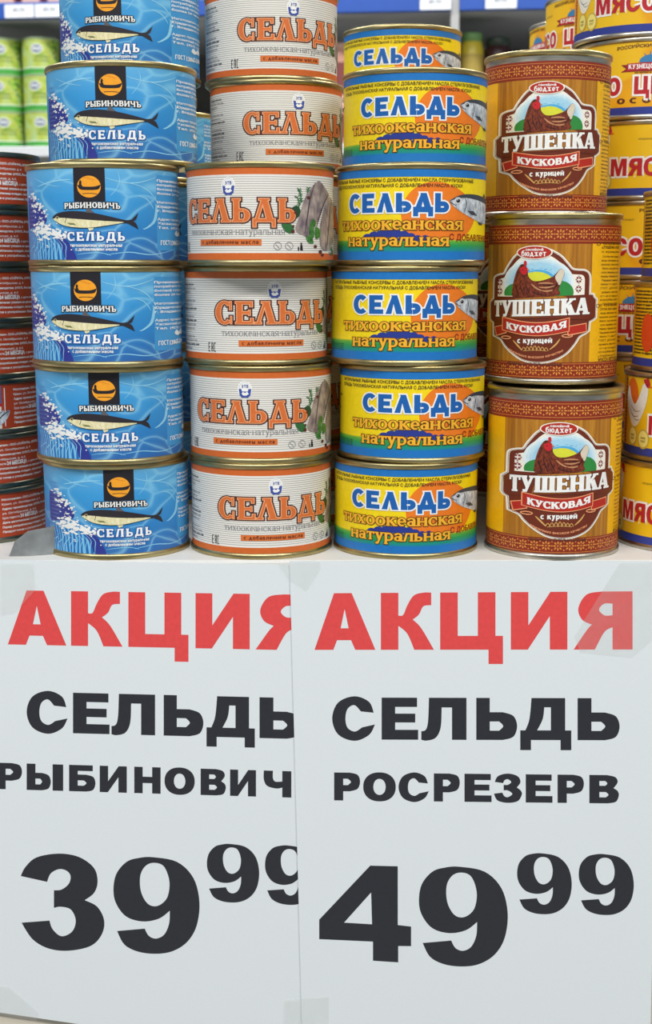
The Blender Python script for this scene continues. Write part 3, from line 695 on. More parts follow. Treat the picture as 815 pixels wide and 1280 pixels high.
# ---- braised chicken sleeve (tall tin)
RT, HT = .0376, .095
def flowers(a, z, n, Rm, s, gold):
    for i in range(n):
        u = -PI*Rm + 2*PI*Rm*(i+.5)/n
        for k in range(8):
            an = PI/4*k; r = s*(.62 if k % 2 == 0 else .68); L = s*.34; Wd = s*.17
            cx, cy = u+r*math.cos(an), z+r*math.sin(an)
            c, t = math.cos(an), math.sin(an)
            a.poly([(cx-c*L, cy-t*L), (cx+t*Wd, cy-c*Wd), (cx+c*L, cy+t*L), (cx-t*Wd, cy+c*Wd)], gold, 3)
        a.dot(u, z, s*.16, gold, 3, n=6)
        v = u + PI*Rm/n
        for dz in (-.8, 0, .8): a.poly([(v-s*.14, z+dz*s), (v, z+dz*s-s*.2), (v+s*.14, z+dz*s), (v, z+dz*s+s*.2)], gold, 3)
def stew_label():
    z0, z1 = .0035, .0885
    a = Art(flat_mm); Rm = RT*1000; Cc = PI*Rm
    red = mat('printed brick red', '#8a2a14'); gold = mat('printed ornament gold', '#dd9440'); yel = mat('printed egg yellow', '#eeb40c')
    for lo, hi in ((3.5, 12.6), (78.2, 88.5)):
        a.rect(-Cc, lo, Cc, hi, red, 2); m_ = (lo+hi)/2
        flowers(a, m_, 36, Rm, 3.0, gold)
        a.rect(-Cc, m_+3.6, Cc, m_+3.85, gold, 3); a.rect(-Cc, m_-3.85, Cc, m_-3.6, gold, 3)
    # yellow panels left and right of the wooden one
    f = front(360, 291, 84, 782, RT, z0, z1)
    ur = f(522, 0)[0]; ul = f(93, 0)[0]+6
    a.rect(ur, 12.6, Cc, 78.2, yel, 1); a.rect(-Cc, 12.6, ul-6, 78.2, yel, 1)
    a.fmap = f
    br = mat('printed chestnut', '#6d2a14'); cream = mat('printed cream', '#f5f0e2')
    out = S((277,192,1),(335,198,1),(385,225,1),(415,258,1),(437,284,1),(462,290,1),(490,292,1),(507,305,1),(512,330,1),(512,398),(529,400),(533,412),(542,420),(542,502),(530,512),(516,520),(514,560),(500,572,1),(475,588,1),(455,622,1),(420,665,1),(372,693,1),(310,706,1),(245,698,1),(198,670,1),(162,635,1),(142,606,1),(122,596,1),(110,590),(107,530),(96,522),(92,512),(92,440),(100,428),(106,420),(106,345),(110,322,1),(130,312,1),(150,306,1),(166,275,1),(195,230,1),(235,200,1))
    a.poly(grow(out, 9), cream, 3); a.poly(grow(out, 3.5), BROWN, 4); a.poly(grow(out, 2), cream, 4.5); a.poly(out, br, 5)
    pic = S((277,214,1),(340,222,1),(385,252,1),(410,287,1),(430,303,1),(455,307,1),(480,309,1),(491,322,1),(493,345),(493,404),(122,410),(122,345),(126,330,1),(145,324,1),(165,312,1),(186,268,1),(215,235,1),(245,218,1))
    a.poly(pic, cream, 6)
    for q in range(9):
        t = q/8; sc_ = 1.0 - .55*t; c_ = tuple(int(u_*(1-t)+v_*t) for u_, v_ in zip((226, 240, 242), (62, 164, 222))); cl = '#%02x%02x%02x' % c_
        a.poly([(x, min(y, 402)) for x, y in ell(297, 345, 150*sc_, 116*sc_, 32)], mat('printed sky '+cl, cl), 6.1+q*.2)
    grn = mat('printed hill green', '#2f8a3e')
    a.poly([(x, min(y, 404)) for x, y in ell(288, 372, 88, 78, 26)], mat('printed hill yellow', '#d9dc3a'), 8)
    a.poly([(x, min(y, 405)) for x, y in ell(205, 392, 54, 44, 22)], grn, 8.5); a.poly([(x, min(y, 405)) for x, y in ell(385, 388, 62, 54, 24)], grn, 8.5); a.rect(200, 350, 400, 404, grn, 8.3)
    HN = lambda *P: [(36.2+.8*p[0], 108.6+.8*p[1]) for p in P]
    a.poly(smooth_all(HN((225,200),(208,235),(196,280),(188,330),(192,376),(250,378),(430,366),(434,330),(448,292),(462,245),(456,221),(440,217),(420,240),(398,262),(350,281),(312,286),(288,278),(272,255),(269,225),(258,198),(240,190))), HEN, 10)
    a.poly(smooth_all(HN((424,242),(440,219),(459,222),(460,248),(448,288),(438,308),(424,290),(414,262))), mat('printed hen tail', '#d8cdb8'), 11)
    tan = mat('printed feather tan', '#c08a60'); dkf = mat('printed feather dark', '#35120e')
    for pts in ([(325,300),(365,296),(405,300)], [(330,318),(370,322),(410,312)], [(345,338),(375,342),(408,334)], [(290,300),(315,325),(345,338)]): a.stroke(HN(*pts), 7, tan, 11, True)
    for pts in ([(205,300),(212,335),(226,372)], [(228,295),(238,335),(255,372)], [(255,290),(268,330),(288,370)], [(300,345),(330,362),(370,365)], [(345,306),(380,309),(400,307)], [(400,345),(415,320),(430,290)]): a.stroke(HN(*pts), 4.5, dkf, 11.5, True)
    rd = mat('printed comb red', '#c8202a')
    a.poly(smooth_all(HN((230,214),(245,204),(264,208),(270,224),(262,244),(246,250),(232,236))), rd, 12); a.poly(smooth_all(HN((248,176),(256,170),(262,178),(262,196),(250,202))), rd, 12); a.dot(*HN((243, 222))[0], 2.6, BLACK, 13, n=8); a.poly(HN((266,214),(279,222),(268,226)), tan, 13)
    pk = mat('printed ornament wine', '#84303a')
    for cx, cy in ((131, 345), (131, 385), (467, 330), (467, 372)):
        for k2 in range(4):
            an = PI/4+PI/2*k2; a.dot(cx+10*math.cos(an)*.8, cy+11*math.sin(an), 5, pk, 9, n=6); an = PI/2*k2; a.dot(cx+11*math.cos(an), cy+15*math.sin(an), 3, pk, 9, n=6)
    a.poly([(92,440),(104,428),(112,424),(300,408),(500,398),(512,404),(541,425),(541,498),(512,512),(300,505),(110,525),(94,515)], br, 12)
    a.poly([(200,418),(400,404),(420,410),(430,490),(300,500),(180,505)], WOOD, 12.5)
    k = dict(st=(.30, .13, .06), space=.05, slope=-.045)
    a.letters('ТУШЕНКА', 110, 512, 504, 74, BROWN, 13, g=3.5, **k); a.letters('ТУШЕНКА', 110, 512, 504, 74, WHITE, 14, g=.8, **k)
    # ribbon
    rr = mat('printed ribbon red', '#b4281a'); pe = mat('printed ribbon peach', '#f0a070')
    def arc(y): return [(x, y + 26 - 26*abs(math.cos((x-290)/290*PI*.5))**.5 if False else y + (math.sin((x-150)/280*PI)*22)) for x in range(150, 431, 20)]
    for x0_, x1_, d in ((112, 165, 6), (420, 505, -4)):
        a.poly([(x0_, 545+d), (x1_, 530+d), (x1_+2, 572+d), (x0_+8, 590+d)], pe, 13); a.poly([(x0_+4, 548+d), (x1_-3, 535+d), (x1_-1, 568+d), (x0_+11, 583+d)], rr, 13.5)
    a.hoop(165, 598, 22, 5, pe, 13, ry=9); a.hoop(425, 585, 24, 5, pe, 13, ry=9)
    top, bot = [(x, y-2) for x, y in arc(508)], [(x, y+54) for x, y in arc(508)]
    a.poly(grow(top+bot[::-1], 4), pe, 14); a.poly(top+bot[::-1], rr, 15)
    a.letters('КУСКОВАЯ', 166, 420, 556, 31, WHITE, 16, st=(.26,.15,.04), bend=-21, slope=-.04, space=.07, g=.6)
    a.letters('с курицей', 214, 362, 622, 25, WHITE, 8, st=(.27,.22,0), space=.12, g=.6, slope=-.03)
    gl = mat('printed scroll gold', '#d8a860')
    for i in range(-3, 4): a.stroke([(290+i*16-8, 655), (290+i*16, 640 - (3-abs(i))*3), (290+i*16+8, 655)], 3, gl, 8)
    a.stroke([(240,658),(290,652),(340,656)], 2.5, gl, 8)
    a.stroke([(195,610),(215,632),(235,655)], 7, gl, 8, True); a.stroke([(395,598),(378,625),(352,648)], 7, gl, 8, True)
    a.small('неизменно высокое качество', 178, 410, 656, 12, pe, 8, .02, bend=-34)
    a.dot(278, 208, 76, cream, 13, ry=31, n=30); a.dot(278, 208, 71, rr, 14, ry=27, n=30)
    a.small('семейный', 240, 315, 200, 11, WHITE, 15, .03); a.letters('бюджет', 224, 327, 225, 22, WHITE, 15, st=(.22,.15,0), xh=.85, space=.14, g=.4)
    a.small('КОНСЕРВЫ РАСТИТЕЛЬНО-МЯСНЫЕ', 172, 408, 723, 12, BROWN, 5, .04)
    # ingredients column on the right yellow panel
    tk = mat('printed text brown', '#5b3a14')
    a.hoop(547, 168, 9, 2.5, tk, 4, n=12); a.hoop(553, 450, 9, 2.5, tk, 4, n=12)
    ln = ['КОНСЕРВЫ МЯСО', '«ТУШЕНКА КУСК', 'с курицей»', 'Состав: мясо куриное,', 'вода питьевая, жир,', 'крахмал, мука соевая', 'белок, лук репчатый,', 'соль пищевая, масло', 'перец чёрный, лист', 'Пищевая ценность', 'белок 9 г, жир 15 г', 'ГОСТ, ДАТА ИЗГ.', 'хранить при темп.', 'от 0 до 20 градусов']
    y = 172
    for i in range(30):
        if i in (3, 16): y += 4
        if i == 16: y = 452
        a.small(ln[i % 14], 562 + (i % 3 == 0)*4, 640, y, 12 if i < 2 or i in (16, 17) else 9, tk, 4, .03 if i < 2 else .01); y += 18
        if y > 686: break
    a.small('МАССА НЕТТО 325 г', 562, 648, 706, 16, tk, 4, .03)
    return wrap_label('stew_sleeve', RT, z0, z1, WOOD, a)

# ---- red fish tin sleeve (flat tin, seen from its text side)
RR, HR = .0490, .0321
def red_label():
    z0, z1 = .0031, HR-.0031; a = Art(flat_mm); Rm = RR*1000
    ln = ['Изготовитель: ООО «ТАЙФУН», 297575, Россия,', 'Крым, ул. Октябрьская, д. 4', 'Адрес производства: 297575, Россия, Крым,', 'ул. Октябрьская, д. 4-А', 'Срок годности 24 МЕСЯЦА с даты', 'Дата изготовления указана на крышке банки', 'Перед употреблением охладить, после вскрытия', 'Продукт готов к употреблению. Хранить']
    h = (z1-z0)*1000
    for i, t in enumerate(ln):
        z = z1*1000 - 4.0 - i*2.75; big = i == 4
        L = min(46, len(t)*1.12) if not big else 26
        if big:
            a.small('Срок годности', 12, 23.5, z, 1.3, WHITE, 2, .02, up=1); a.small('24 МЕСЯЦА', 24, 39, z-.2, 2.2, WHITE, 2, .05, up=1); a.small('с даты выпуска', 40, 56, z, 1.2, WHITE, 2, .02, up=1)
        else: a.small(t, 12, 12+L, z, 1.25, WHITE, 2, .035 if i > 4 or i in (0, 2) else .015, up=1)
    a.rect(5.5, 4.5, 6.1, h+1, WHITE, 1)
    # photo panel left of the text
    a.rect(-45, z0*1000+.2, 3.5, z1*1000-.3, mat('printed panel white', '#e8e6da'), 1); a.rect(-45, 18, 3.5, z1*1000-.3, mat('printed panel blue deep', '#1d6fc0'), 2)
    a.rect(-45, 16.2, 3.5, 18, mat('printed panel red', '#b81f24'), 3); a.dot(-7, 19.5, 5.5, AMBER, 2.5, n=20)
    rn = random.Random(5)
    for i in range(10):
        x = -36+i*4.0; a.poly(smooth_all([(x, 7), (x+6, 13), (x+9, 13.5), (x+7, 9), (x+2, 5)]), SILVERFISH, 4); a.stroke([(x, 7), (x+4, 11), (x+8, 13)], .7, BLACK, 5, True)
    for i in range(8): a.dot(-38+i*5.2, 13.5+rn.uniform(-1, 1), 1.6, GREENERY, 6, n=8); a.dot(-36+i*5.0, 5.5+rn.uniform(-1, 1), 1.5, mat('printed tomato', '#cf2a20'), 6, n=8)
    return wrap_label('red_sleeve', RR, z0, z1, mat('printed vermilion', '#b6421a', var=.04), a)

# ---- chicken meat tin sleeve
RM, HM = .0488, .0507
def meat_label(side):
    z0, z1 = .0031, HM-.0031; a = Art(flat_mm); Rm = RM*1000; Cc = PI*Rm
    bl = mat('printed cobalt edge', '#2c3c92'); rd = mat('printed crimson', '#b8222c')
    a.rect(-Cc, z0*1000, Cc, z0*1000+4.6, bl, 2)
    k = dict(black=True, space=.09, up=1)
    a.letters('МЯСО', -58, -17, 15.5, 11, WHITE, 4, g=1.2, **k); a.letters('МЯСО', -58, -17, 15.5, 11, rd, 5, **k)
    a.letters('ЦЫПЛЕНКА', -8, 70, 15.5, 11, WHITE, 4, g=1.2, **k); a.letters('ЦЫПЛЕНКА', -8, 70, 15.5, 11, rd, 5, **k)
    a.small('РОССИЙСКИЙ ПРОДУКТ', -20, 22, 43.2, 2.0, BROWN, 4, .03, up=1, bend=1.0)
    sb = mat('printed steel blue', '#3a7fb4')
    a.poly([(x, max(y, 35.0)) for x, y in ell(1.5, 35, 7, 4.6, 18)], sb, 4)
    for i in range(5): an = PI*(.12+.19*i); a.poly([(1.5+4*math.cos(an)-.6, 35+4*math.sin(an)), (1.5+4*math.cos(an)+.6, 35+4*math.sin(an)), (1.5+7.6*math.cos(an), 35+7.2*math.sin(an))], sb, 4)
    a.poly([(-17,29.5),(-13.5,31.5),(-17,34),(20,34),(16.5,31.5),(20,29.5)], mat('printed ribbon dark', '#8a1c22'), 4.5); a.poly([(-13,30),(16,30.6),(16,35.2),(-13,34.6)], rd, 5)
    a.letters('КУЗНЕЦОВСКИЕ', -12, 15, 31.2, 2.9, WHITE, 6, up=1, st=(.26,.2,0)); a.small('качество и традиции', -8, 12, 28.4, 1.0, BROWN, 4, .03, up=1)
    a.letters('ОСОБОЕ', -19, 26, 10.0, 3.4, BROWN, 4, up=1, st=(.28,.24,0), space=.5)
    for x, y in ((-38, 24), (-40, 38), (32, 26), (50, 38)): a.small('натуральный продукт', x, x+17, y, 1.3, mat('printed olive text', '#a08a2c'), 4, .02, up=1)
    # hen with comb, orange stripe and medals
    wh = mat('printed hen white', '#eceae0'); oc = mat('printed hen orange', '#df6a1c')
    a.poly(smooth_all([(-80,44),(-74,47),(-69,42),(-68,33),(-73,26),(-79,30),(-82,38)]), oc, 4)
    a.poly(smooth_all([(-82,34),(-79,27),(-74,20),(-69,19.5),(-65,24),(-61,32),(-59.5,40),(-60.5,44),(-63.5,44),(-66.5,38),(-71,32),(-76,36),(-79,42),(-81,40)]), wh, 5)
    a.poly(smooth_all([(-62,44),(-63.5,46.5),(-61.5,46.8),(-60,48),(-58.5,46),(-58,43.5),(-60,42)]), rd, 6); a.poly([(-58.5,43.5),(-56,42.6),(-58.8,42)], oc, 6); a.dot(-60.4, 43.6, .5, BLACK, 7, n=6)
    for q in ([(-77,30),(-73,25),(-67,26)], [(-76,32),(-71,28),(-66,29)], [(-74,27),(-70,23),(-66,24)]): a.stroke(q, .5, GREYT, 6, True)
    md = mat('printed medal gold', '#c9b04a'); ml = mat('printed medal light', '#efe27e')
    for x, y in ((-72.5, 13.5), (-62, 12.6)):
        a.dot(x, y, 5.0, md, 6, ry=5.8, n=20); a.dot(x, y, 4.0, ml, 7, ry=4.7, n=20); a.small('100%', x-2, x+2, y, 1.2, BROWN, 8, .03, up=1); a.small('ГОСТ', x-2, x+2, y-2, 1.2, BROWN, 8, .03, up=1)
    a.rect(-86, 8, -82.5, 47, oc, 3)
    for i in range(18): a.rect(-85.5, 9+i*2.1, -83, 10+i*2.1, BROWN, 4)
    # text side
    ln = ['Консервы мясные из мяса птицы стерилизованные', 'Мясо цыплёнка в собственном соку особое', 'Состав: мясо цыплят кусковое, соль поваренная', 'перец чёрный молотый, лавровый лист', 'Пищевая ценность 100 г продукта: белок 12 г', 'Энергетическая ценность 190 ккал', 'Хранить при температуре от 0 до 20 градусов']
    for i in range(19):
        z = 45-i*1.95
        for s0, s1 in ((88, 118), (120, 150)): a.small(ln[i % 7], s0, s1-(i*7 % 5), z, 1.15, BLACK, 4, .05, up=1)
    a.dot(106, 22, 6.5, mat('printed seal orange', '#d8461e'), 5, ry=11, n=24)
    return wrap_label('meat_sleeve', RM, z0, z1, SUNNY, a)

# ---- green peas tin sleeve (far shelf)
RP, HP = .037, .072
def pea_label():
    z0, z1 = .0031, HP-.0031; a = Art(flat_mm); Rm = RP*1000
    a.rect(-PI*Rm, 3.1, PI*Rm, 12, mat('printed leaf green', '#3f9a3a'), 2); a.rect(-PI*Rm, 12, PI*Rm, 13.5, WHITE, 3)
    a.dot(-12, 50, 12.5, WHITE, 3, ry=9.5); a.dot(-12, 50, 11, mat('printed slate blue', '#66788f'), 4, ry=8); a.letters('ПОЛЕ', -20, -4, 47.5, 6, WHITE, 5, up=1, st=(.28,.2,0))
    a.letters('ГОРОШЕК', -20, 14, 32, 4.2, mat('printed moss', '#5d7a2a'), 4, up=1, st=(.24,.2,0)); a.letters('ЗЕЛЕНЫЙ', -20, 14, 25, 4.2, mat('printed moss', '#5d7a2a'), 4, up=1, st=(.24,.2,0))
    rn = random.Random(3)
    for i in range(34): a.dot(18+rn.uniform(0, 30), 16+rn.uniform(0, 50), rn.uniform(2.5, 4), [GREENERY, mat('printed pea', '#6fae34'), mat('printed pea light', '#a6cc52')][i % 3], 3+i*.02, n=10)
    m, nt, b = newmat('printed lime mottle'); b.inputs['Roughness'].default_value = .4
    mp = mapped(nt, (60, 60, 60)); n = nt.nodes.new('ShaderNodeTexNoise'); n.inputs['Scale'].default_value = 1; nt.links.new(mp.outputs[0], n.inputs['Vector'])
    r = ramp(nt, [(.35, c4('#86a848')), (.5, c4('#b4c04e')), (.65, c4('#a8c484'))], n.outputs['Fac']); nt.links.new(r.outputs[0], b.inputs['Base Color'])
    return wrap_label('pea_sleeve', RP, z0, z1, m, a)

register('blue', R1, H1, tin_meshes('blue', R1, H1, GOLD, GOLD, ZA), blue_label())
register('orange', RO, H1, tin_meshes('orange', RO, H1, GOLD, GOLD, ZA), orange_label())
register('yellow', RY, H1, tin_meshes('yellow', RY, H1, GOLD, GOLD, ZA), yellow_label())
register('stew', RT, HT, tin_meshes('stew', RT, HT, SILV, GOLD, .0035), stew_label())
DARKT = steel('olive grey tinplate', '#5f5f50', '#8d8c78')
register('red', RR, HR, tin_meshes('red', RR, HR, DARKT, DARKT, .0031), red_label())
register('meat', RM, HM, tin_meshes('meat', RM, HM, SILV, SILV, .0031), meat_label(0))
register('pea', RP, HP, tin_meshes('pea', RP, HP, mat('far tin green', '#4f9a44', .35), mat('far tin lid', '#9fb890', .35), .0031), pea_label())

#--- SETTING ---
def structure(o): o['kind'] = 'structure'; return o
def tile_floor():
    m, nt, b = newmat('speckled grey floor'); b.inputs['Roughness'].default_value = .35
    mp = mapped(nt, (1, 1, 1)); n = nt.nodes.new('ShaderNodeTexNoise'); n.inputs['Scale'].default_value = 90; nt.links.new(mp.outputs[0], n.inputs['Vector'])
    r = ramp(nt, [(.35, c4('#8c8a86')), (.65, c4('#b4b1aa'))], n.outputs['Fac']); nt.links.new(r.outputs[0], b.inputs['Base Color']); return m
fm = tile_floor()
fl = structure(link('floor', mesh_of('floor', [(-4, -4, -1.02), (4, -4, -1.02), (4, 4.2, -1.02), (-4, 4.2, -1.02)], [(0, 1, 2, 3)], fm)))
V, Fc = [], []
box_geo(V, Fc, -4, 4, 4.2, 4.3, -1.02, 2.2)
structure(link('wall_back', mesh_of('wall_back', V, Fc, mat('painted wall', '#c9c8c2', .8, scale=6))))

# display shelf that carries the stacks
shelfwhite = mat('white shelf enamel', '#d8d8d4', .5, scale=25, var=.03, bump=.1)
sh = thing('display_shelf', 'white display shelf carrying all the front stacks of tins', 'shelf', (0, 0, -1.02))
box('shelf_board', (-1.1, 1.1, .0035, .80, .99, 1.02), shelfwhite, sh)
box('front_panel', (-1.1, 1.1, .0045, .020, .0, .989), mat('cream carton front', '#cfc8b8', .7, scale=14), sh)
box('side_panel', (-1.1, -1.08, .021, .80, 0, .989), shelfwhite, sh); box('side_panel', (1.08, 1.1, .021, .80, 0, .989), shelfwhite, sh)
# paper price sheets
paper = mat('white office paper', '#dee5e8', .6, scale=900, var=.012, bump=.04, spec=.3)
redink = mat('red toner', '#e04848', .5, var=.05); blackink = mat('black toner', '#25272f', .5, var=.08)
def sheet(name, label, corners, y, items, thick=.00025):
    """corners in photo pixels (tl, tr, br, bl) set on the plane y; items are printed lines"""
    C = [on_plane(px, py, y) for px, py in corners]
    o = thing(name, label, 'sign', (0, 0, 0)); org = C[3].copy(); o.location = org
    nx, nz = 16, 20; V, Fc = [], []
    def pt(s, t, dy=0):
        p = (C[0]*(1-s) + C[1]*s)*(1-t) + (C[3]*(1-s) + C[2]*s)*t
        return (p.x-org.x, p.y-org.y+dy, p.z-org.z)
    for lay in (0, thick):
        for j in range(nz+1):
            for i in range(nx+1): V.append(pt(i/nx, j/nz, lay))
    M = (nx+1)*(nz+1)
    for j in range(nz):
        for i in range(nx):
            q = j*(nx+1)+i; Fc.append((q, q+nx+1, q+nx+2, q+1)); Fc.append((M+q, M+q+1, M+q+nx+2, M+q+nx+1))
    ring_ = [i for i in range(nx+1)] + [j*(nx+1)+nx for j in range(1, nz+1)] + [nz*(nx+1)+i for i in range(nx-1, -1, -1)] + [j*(nx+1) for j in range(nz-1, 0, -1)]
    for a_, b_ in zip(ring_, ring_[1:]+ring_[:1]): Fc.append((a_, b_, M+b_, M+a_))
    link('paper', mesh_of(name, V, Fc, paper, smooth=False), o)
    def fmap(px, py):
        p = on_plane(px, py, y); return (p.x-org.x, p.z-org.z)
    for txt, m, boxes in items:
        a = Art(fmap)
        for ch, (x0, x1, yt0, yb0, yt1, yb1) in zip(txt.replace(' ', ''), boxes):
            for oo, hs in BL[ch]:
                def xf(x, yy):
                    t = yt0 + (yt1-yt0)*x; b = yb0 + (yb1-yb0)*x
                    return (x0 + (x1-x0)*x, b + (t-b)*yy)
                a.put([oo] + hs, m, 1, xf)
        V, Fc = [], []
        for tri, lay, mi in a.tris:
            b = len(V); 
            if area(tri) < 0: tri = tri[::-1]
            V += [(t[0], -.00006, t[1]) for t in tri]; Fc.append((b, b+1, b+2))
        link('printed_line', mesh_of('print', V, Fc, m), o)
    return o
k = 2.0375
def bx(ox, oy, *rows):
    """letter boxes x0,x1,top_left,base_left,top_right,base_right from zoomed crops"""
    return [(ox+r[0]/k, ox+r[1]/k, oy+r[2]/k, oy+r[3]/k, oy+r[4]/k, oy+r[5]/k) for r in rows]
def row(ox, oy, xs, t0, b0, t1, b1):
    """boxes for letters xs on a line whose top goes t0->t1 and base b0->b1 across the whole line"""
    X0, X1 = xs[0][0], xs[-1][1]; o = []
    for a_, c_ in xs:
        f0, f1 = (a_-X0)/(X1-X0), (c_-X0)/(X1-X0)
        o.append((a_, c_, t0+(t1-t0)*f0, b0+(b1-b0)*f0, t0+(t1-t0)*f1, b0+(b1-b0)*f1))
    return bx(ox, oy, *o)
right_items = [
 ('АКЦИЯ', redink, row(400, 720, [(-14,141),(155,290),(306,466),(486,630),(646,796)], 44, 188, 39, 187)),
 ('СЕЛЬДЬ', blackink, row(400, 860, [(31,140),(157,250),(258,373),(398,502),(510,640),(656,763)], 24, 131, 26, 133)),
 ('РОСРЕЗЕРВ', blackink, row(400, 860, [(36,102),(110,193),(200,277),(290,356),(368,437),(443,514),(524,592),(605,672),(686,761)], 215, 286, 222, 294)),
 ('4999', blackink, bx(400, 1050, (-2,232,64,309,66,312), (252,478,68,322,68,322), (502,641,33,188,35,190), (659,799,35,190,37,192))),
]
left_items = [
 ('АКЦИЯ', redink, row(0, 720, [(20,169),(181,312),(327,480),(498,636),(651,800)], 36, 174, 48, 190)),
 ('СЕЛЬДЬ', blackink, row(0, 860, [(68,172),(186,279),(284,395),(417,518),(526,649),(661,768)], 9, 112, 26, 130)),
 ('РЫБИНОВИЧ', blackink, row(0, 860, [(-8,56),(68,161),(176,243),(254,323),(342,409),(419,496),(511,575),(586,652),(672,742)], 190, 257, 212, 279)),
 ('3999', blackink, bx(0, 1040, (53,265,54,301,56,303), (289,508,64,310,64,310), (527,660,30,179,31,180), (675,806,33,184,36,187))),
]
sheet('price_sheet', 'left white paper sign with red heading and black price 39.99, tucked under its neighbour', [(-26,699),(432,707),(440,1330),(-26,1262)], .0012, left_items)
sheet('price_sheet', 'right white paper sign with red heading and black price 49.99, overlapping the other', [(362,701),(826,701),(812,1345),(379,1345)], .0004, right_items)

# clear adhesive tape on the corners of the signs
def tape_mat():
    m, nt, b = newmat('clear matt adhesive tape'); b.inputs['Roughness'].default_value = .22; b.inputs['Base Color'].default_value = c4('#d4d8d4')
    tr = nt.nodes.new('ShaderNodeBsdfTransparent'); mx = nt.nodes.new('ShaderNodeMixShader')
    mp = mapped(nt, (60, 60, 60)); n = nt.nodes.new('ShaderNodeTexNoise'); n.inputs['Scale'].default_value = 1; n.inputs['Detail'].default_value = 4; nt.links.new(mp.outputs[0], n.inputs['Vector'])
    mr = nt.nodes.new('ShaderNodeMapRange'); mr.inputs[3].default_value = .03; mr.inputs[4].default_value = .12; nt.links.new(n.outputs['Fac'], mr.inputs[0]); nt.links.new(mr.outputs[0], mx.inputs[0])
    bp = nt.nodes.new('ShaderNodeBump'); bp.inputs['Strength'].default_value = .6; bp.inputs['Distance'].default_value = .0006
    nt.links.new(n.outputs['Fac'], bp.inputs['Height']); nt.links.new(bp.outputs['Normal'], b.inputs['Normal'])
    nt.links.new(tr.outputs[0], mx.inputs[1]); nt.links.new(b.outputs[0], mx.inputs[2]); nt.links.new(mx.outputs[0], nt.nodes['Material Output'].inputs[0]); return m
TAPE = tape_mat()
for px, lab in (([(346,702),(400,702),(400,712),(383,739),(363,726)], 'clear tape strip across the top of the seam between the two signs'),
                ([(0,703),(42,703),(44,738),(20,764),(0,768)], 'clear tape strip on the top left corner of the left sign'),
                ([(775,703),(815,703),(815,800),(790,822),(725,815),(718,795)], 'wrinkled clear tape over the last red letter of the right sign'),
                ([(355,1250),(411,1246),(411,1290),(355,1290)], 'clear tape strip at the bottom of the seam between the signs'),
                ([(-4,1232),(10,1233),(48,1266),(46,1276),(-4,1268)], 'clear tape strip on the bottom left corner of the left sign')):
    y0 = -.0002 if px[0][0] > 100 else -.0000
    C = [on_plane(a_, b_, y0) for a_, b_ in px]; org = C[0].copy()
    V = [tuple(c-org) for c in C] + [tuple(c-org+Vector((0, .00008, 0))) for c in C]; n_ = len(C)
    Fc = [tuple(range(n_-1, -1, -1)), tuple(range(n_, 2*n_))] + [(i, (i+1) % n_, n_+(i+1) % n_, n_+i) for i in range(n_)]
    tag(link('adhesive_tape', mesh_of('tape', V, Fc, TAPE), None, org), lab, 'tape')

# torn grey plastic edge strip standing at the left end of the shelf
c0 = Vector((x_at(42, .018, 0), .018, 0))
V = [(-.013,-.004,0),(-.009,-.006,.009),(-.002,-.004,.0145),(.009,.000,.016),(.020,.004,.018),(.022,.006,.0),(.010,.001,0),(-.001,-.003,0)]
V += [(x, y+.0009, z) for x, y, z in V]; q = 8
Fc = [(7,2,1,0),(6,3,2,7),(5,4,3,6),(8,9,10,15),(15,10,11,14),(14,11,12,13)] + [(i, (i+1) % q, q+(i+1) % q, q+i) for i in range(q)]
o = link('torn_plastic_strip', mesh_of('strip', V, Fc, mat('grey translucent plastic', '#85898a', .3, scale=120, var=.2)), None, c0)
tag(o, 'torn grey plastic edge strip on the shelf below the red tins', 'plastic strip')
liner = [(-.34, .012), (-.14, .006), (-.128, .030), (-.16, .05), (-.36, .06)]

# ------------------------------------------------------------------ the front stacks
def facing(x, y): return math.atan2(-x, y-CAMY)
def place(kind, px, y, z, phi, art_phi, name, label, cat, group, tilt=(0, 0), dx=None):
    R, H = TINS[kind][0], TINS[kind][1]
    x = x_at(px, y, z+H/2) if dx is None else dx
    return put_tin(kind, name, label, cat, group, (x, y, z), facing(x, y) + math.radians(phi-art_phi), (math.radians(tilt[0]), math.radians(tilt[1])))
ord_ = ['bottom', 'second from the bottom', 'third from the bottom', 'fourth from the bottom', 'fifth from the bottom', 'topmost']
BACK = []   # tins built behind the front ones
y0 = .005 + R1
G = 'blue herring tins in the left stack'
rowsB = [(146.3, 0, 1.9), (138, -.004, -4.1), (134.2, -.010, -15.4), (130, -.007, -9.9), (153, .012, -7.8), (162.7, .074, -17.6)]
labB = ['blue herring tin standing on the shelf at the foot of the blue stack', 'blue herring tin second from the bottom of the blue stack', 'blue herring tin third from the bottom of the blue stack', 'blue herring tin fourth from the bottom of the blue stack, widest to the left', 'blue herring tin fifth from the bottom of the blue stack, second from the top', 'topmost blue herring tin of the front stack, cut off by the photo top']
xb = []
for i, (px, dy, phi) in enumerate(rowsB):
    o = place('blue', px, y0+dy, i*H1, phi, -15.4, 'herring_tin', labB[i], 'tin', G); xb.append(o.location.x)
G = 'white and orange herring tins in the second stack'
rowsO = [(326.7, 0, 11.4), (326, 0, -12.5), (320.5, .002, 14.1), (325.7, -.012, -24.8), (345.5, .084, 19), (339.3, .092, 18.7)]
labO = ['white and orange herring tin standing on the shelf at the foot of its stack', 'white and orange herring tin second from the bottom, part of the fish picture showing', 'white and orange herring tin third from the bottom, eye level, word turned right', 'white and orange herring tin fourth from the bottom with the whole fish picture showing', 'white and orange herring tin set back, fifth from the bottom', 'topmost white and orange herring tin, set back and cut off by the photo top']
for i, (px, dy, phi) in enumerate(rowsO): place('orange', px, y0+dy, i*H1, phi, 14.1, 'herring_tin', labO[i], 'tin', G)
G = 'yellow and blue herring tins in the third stack'
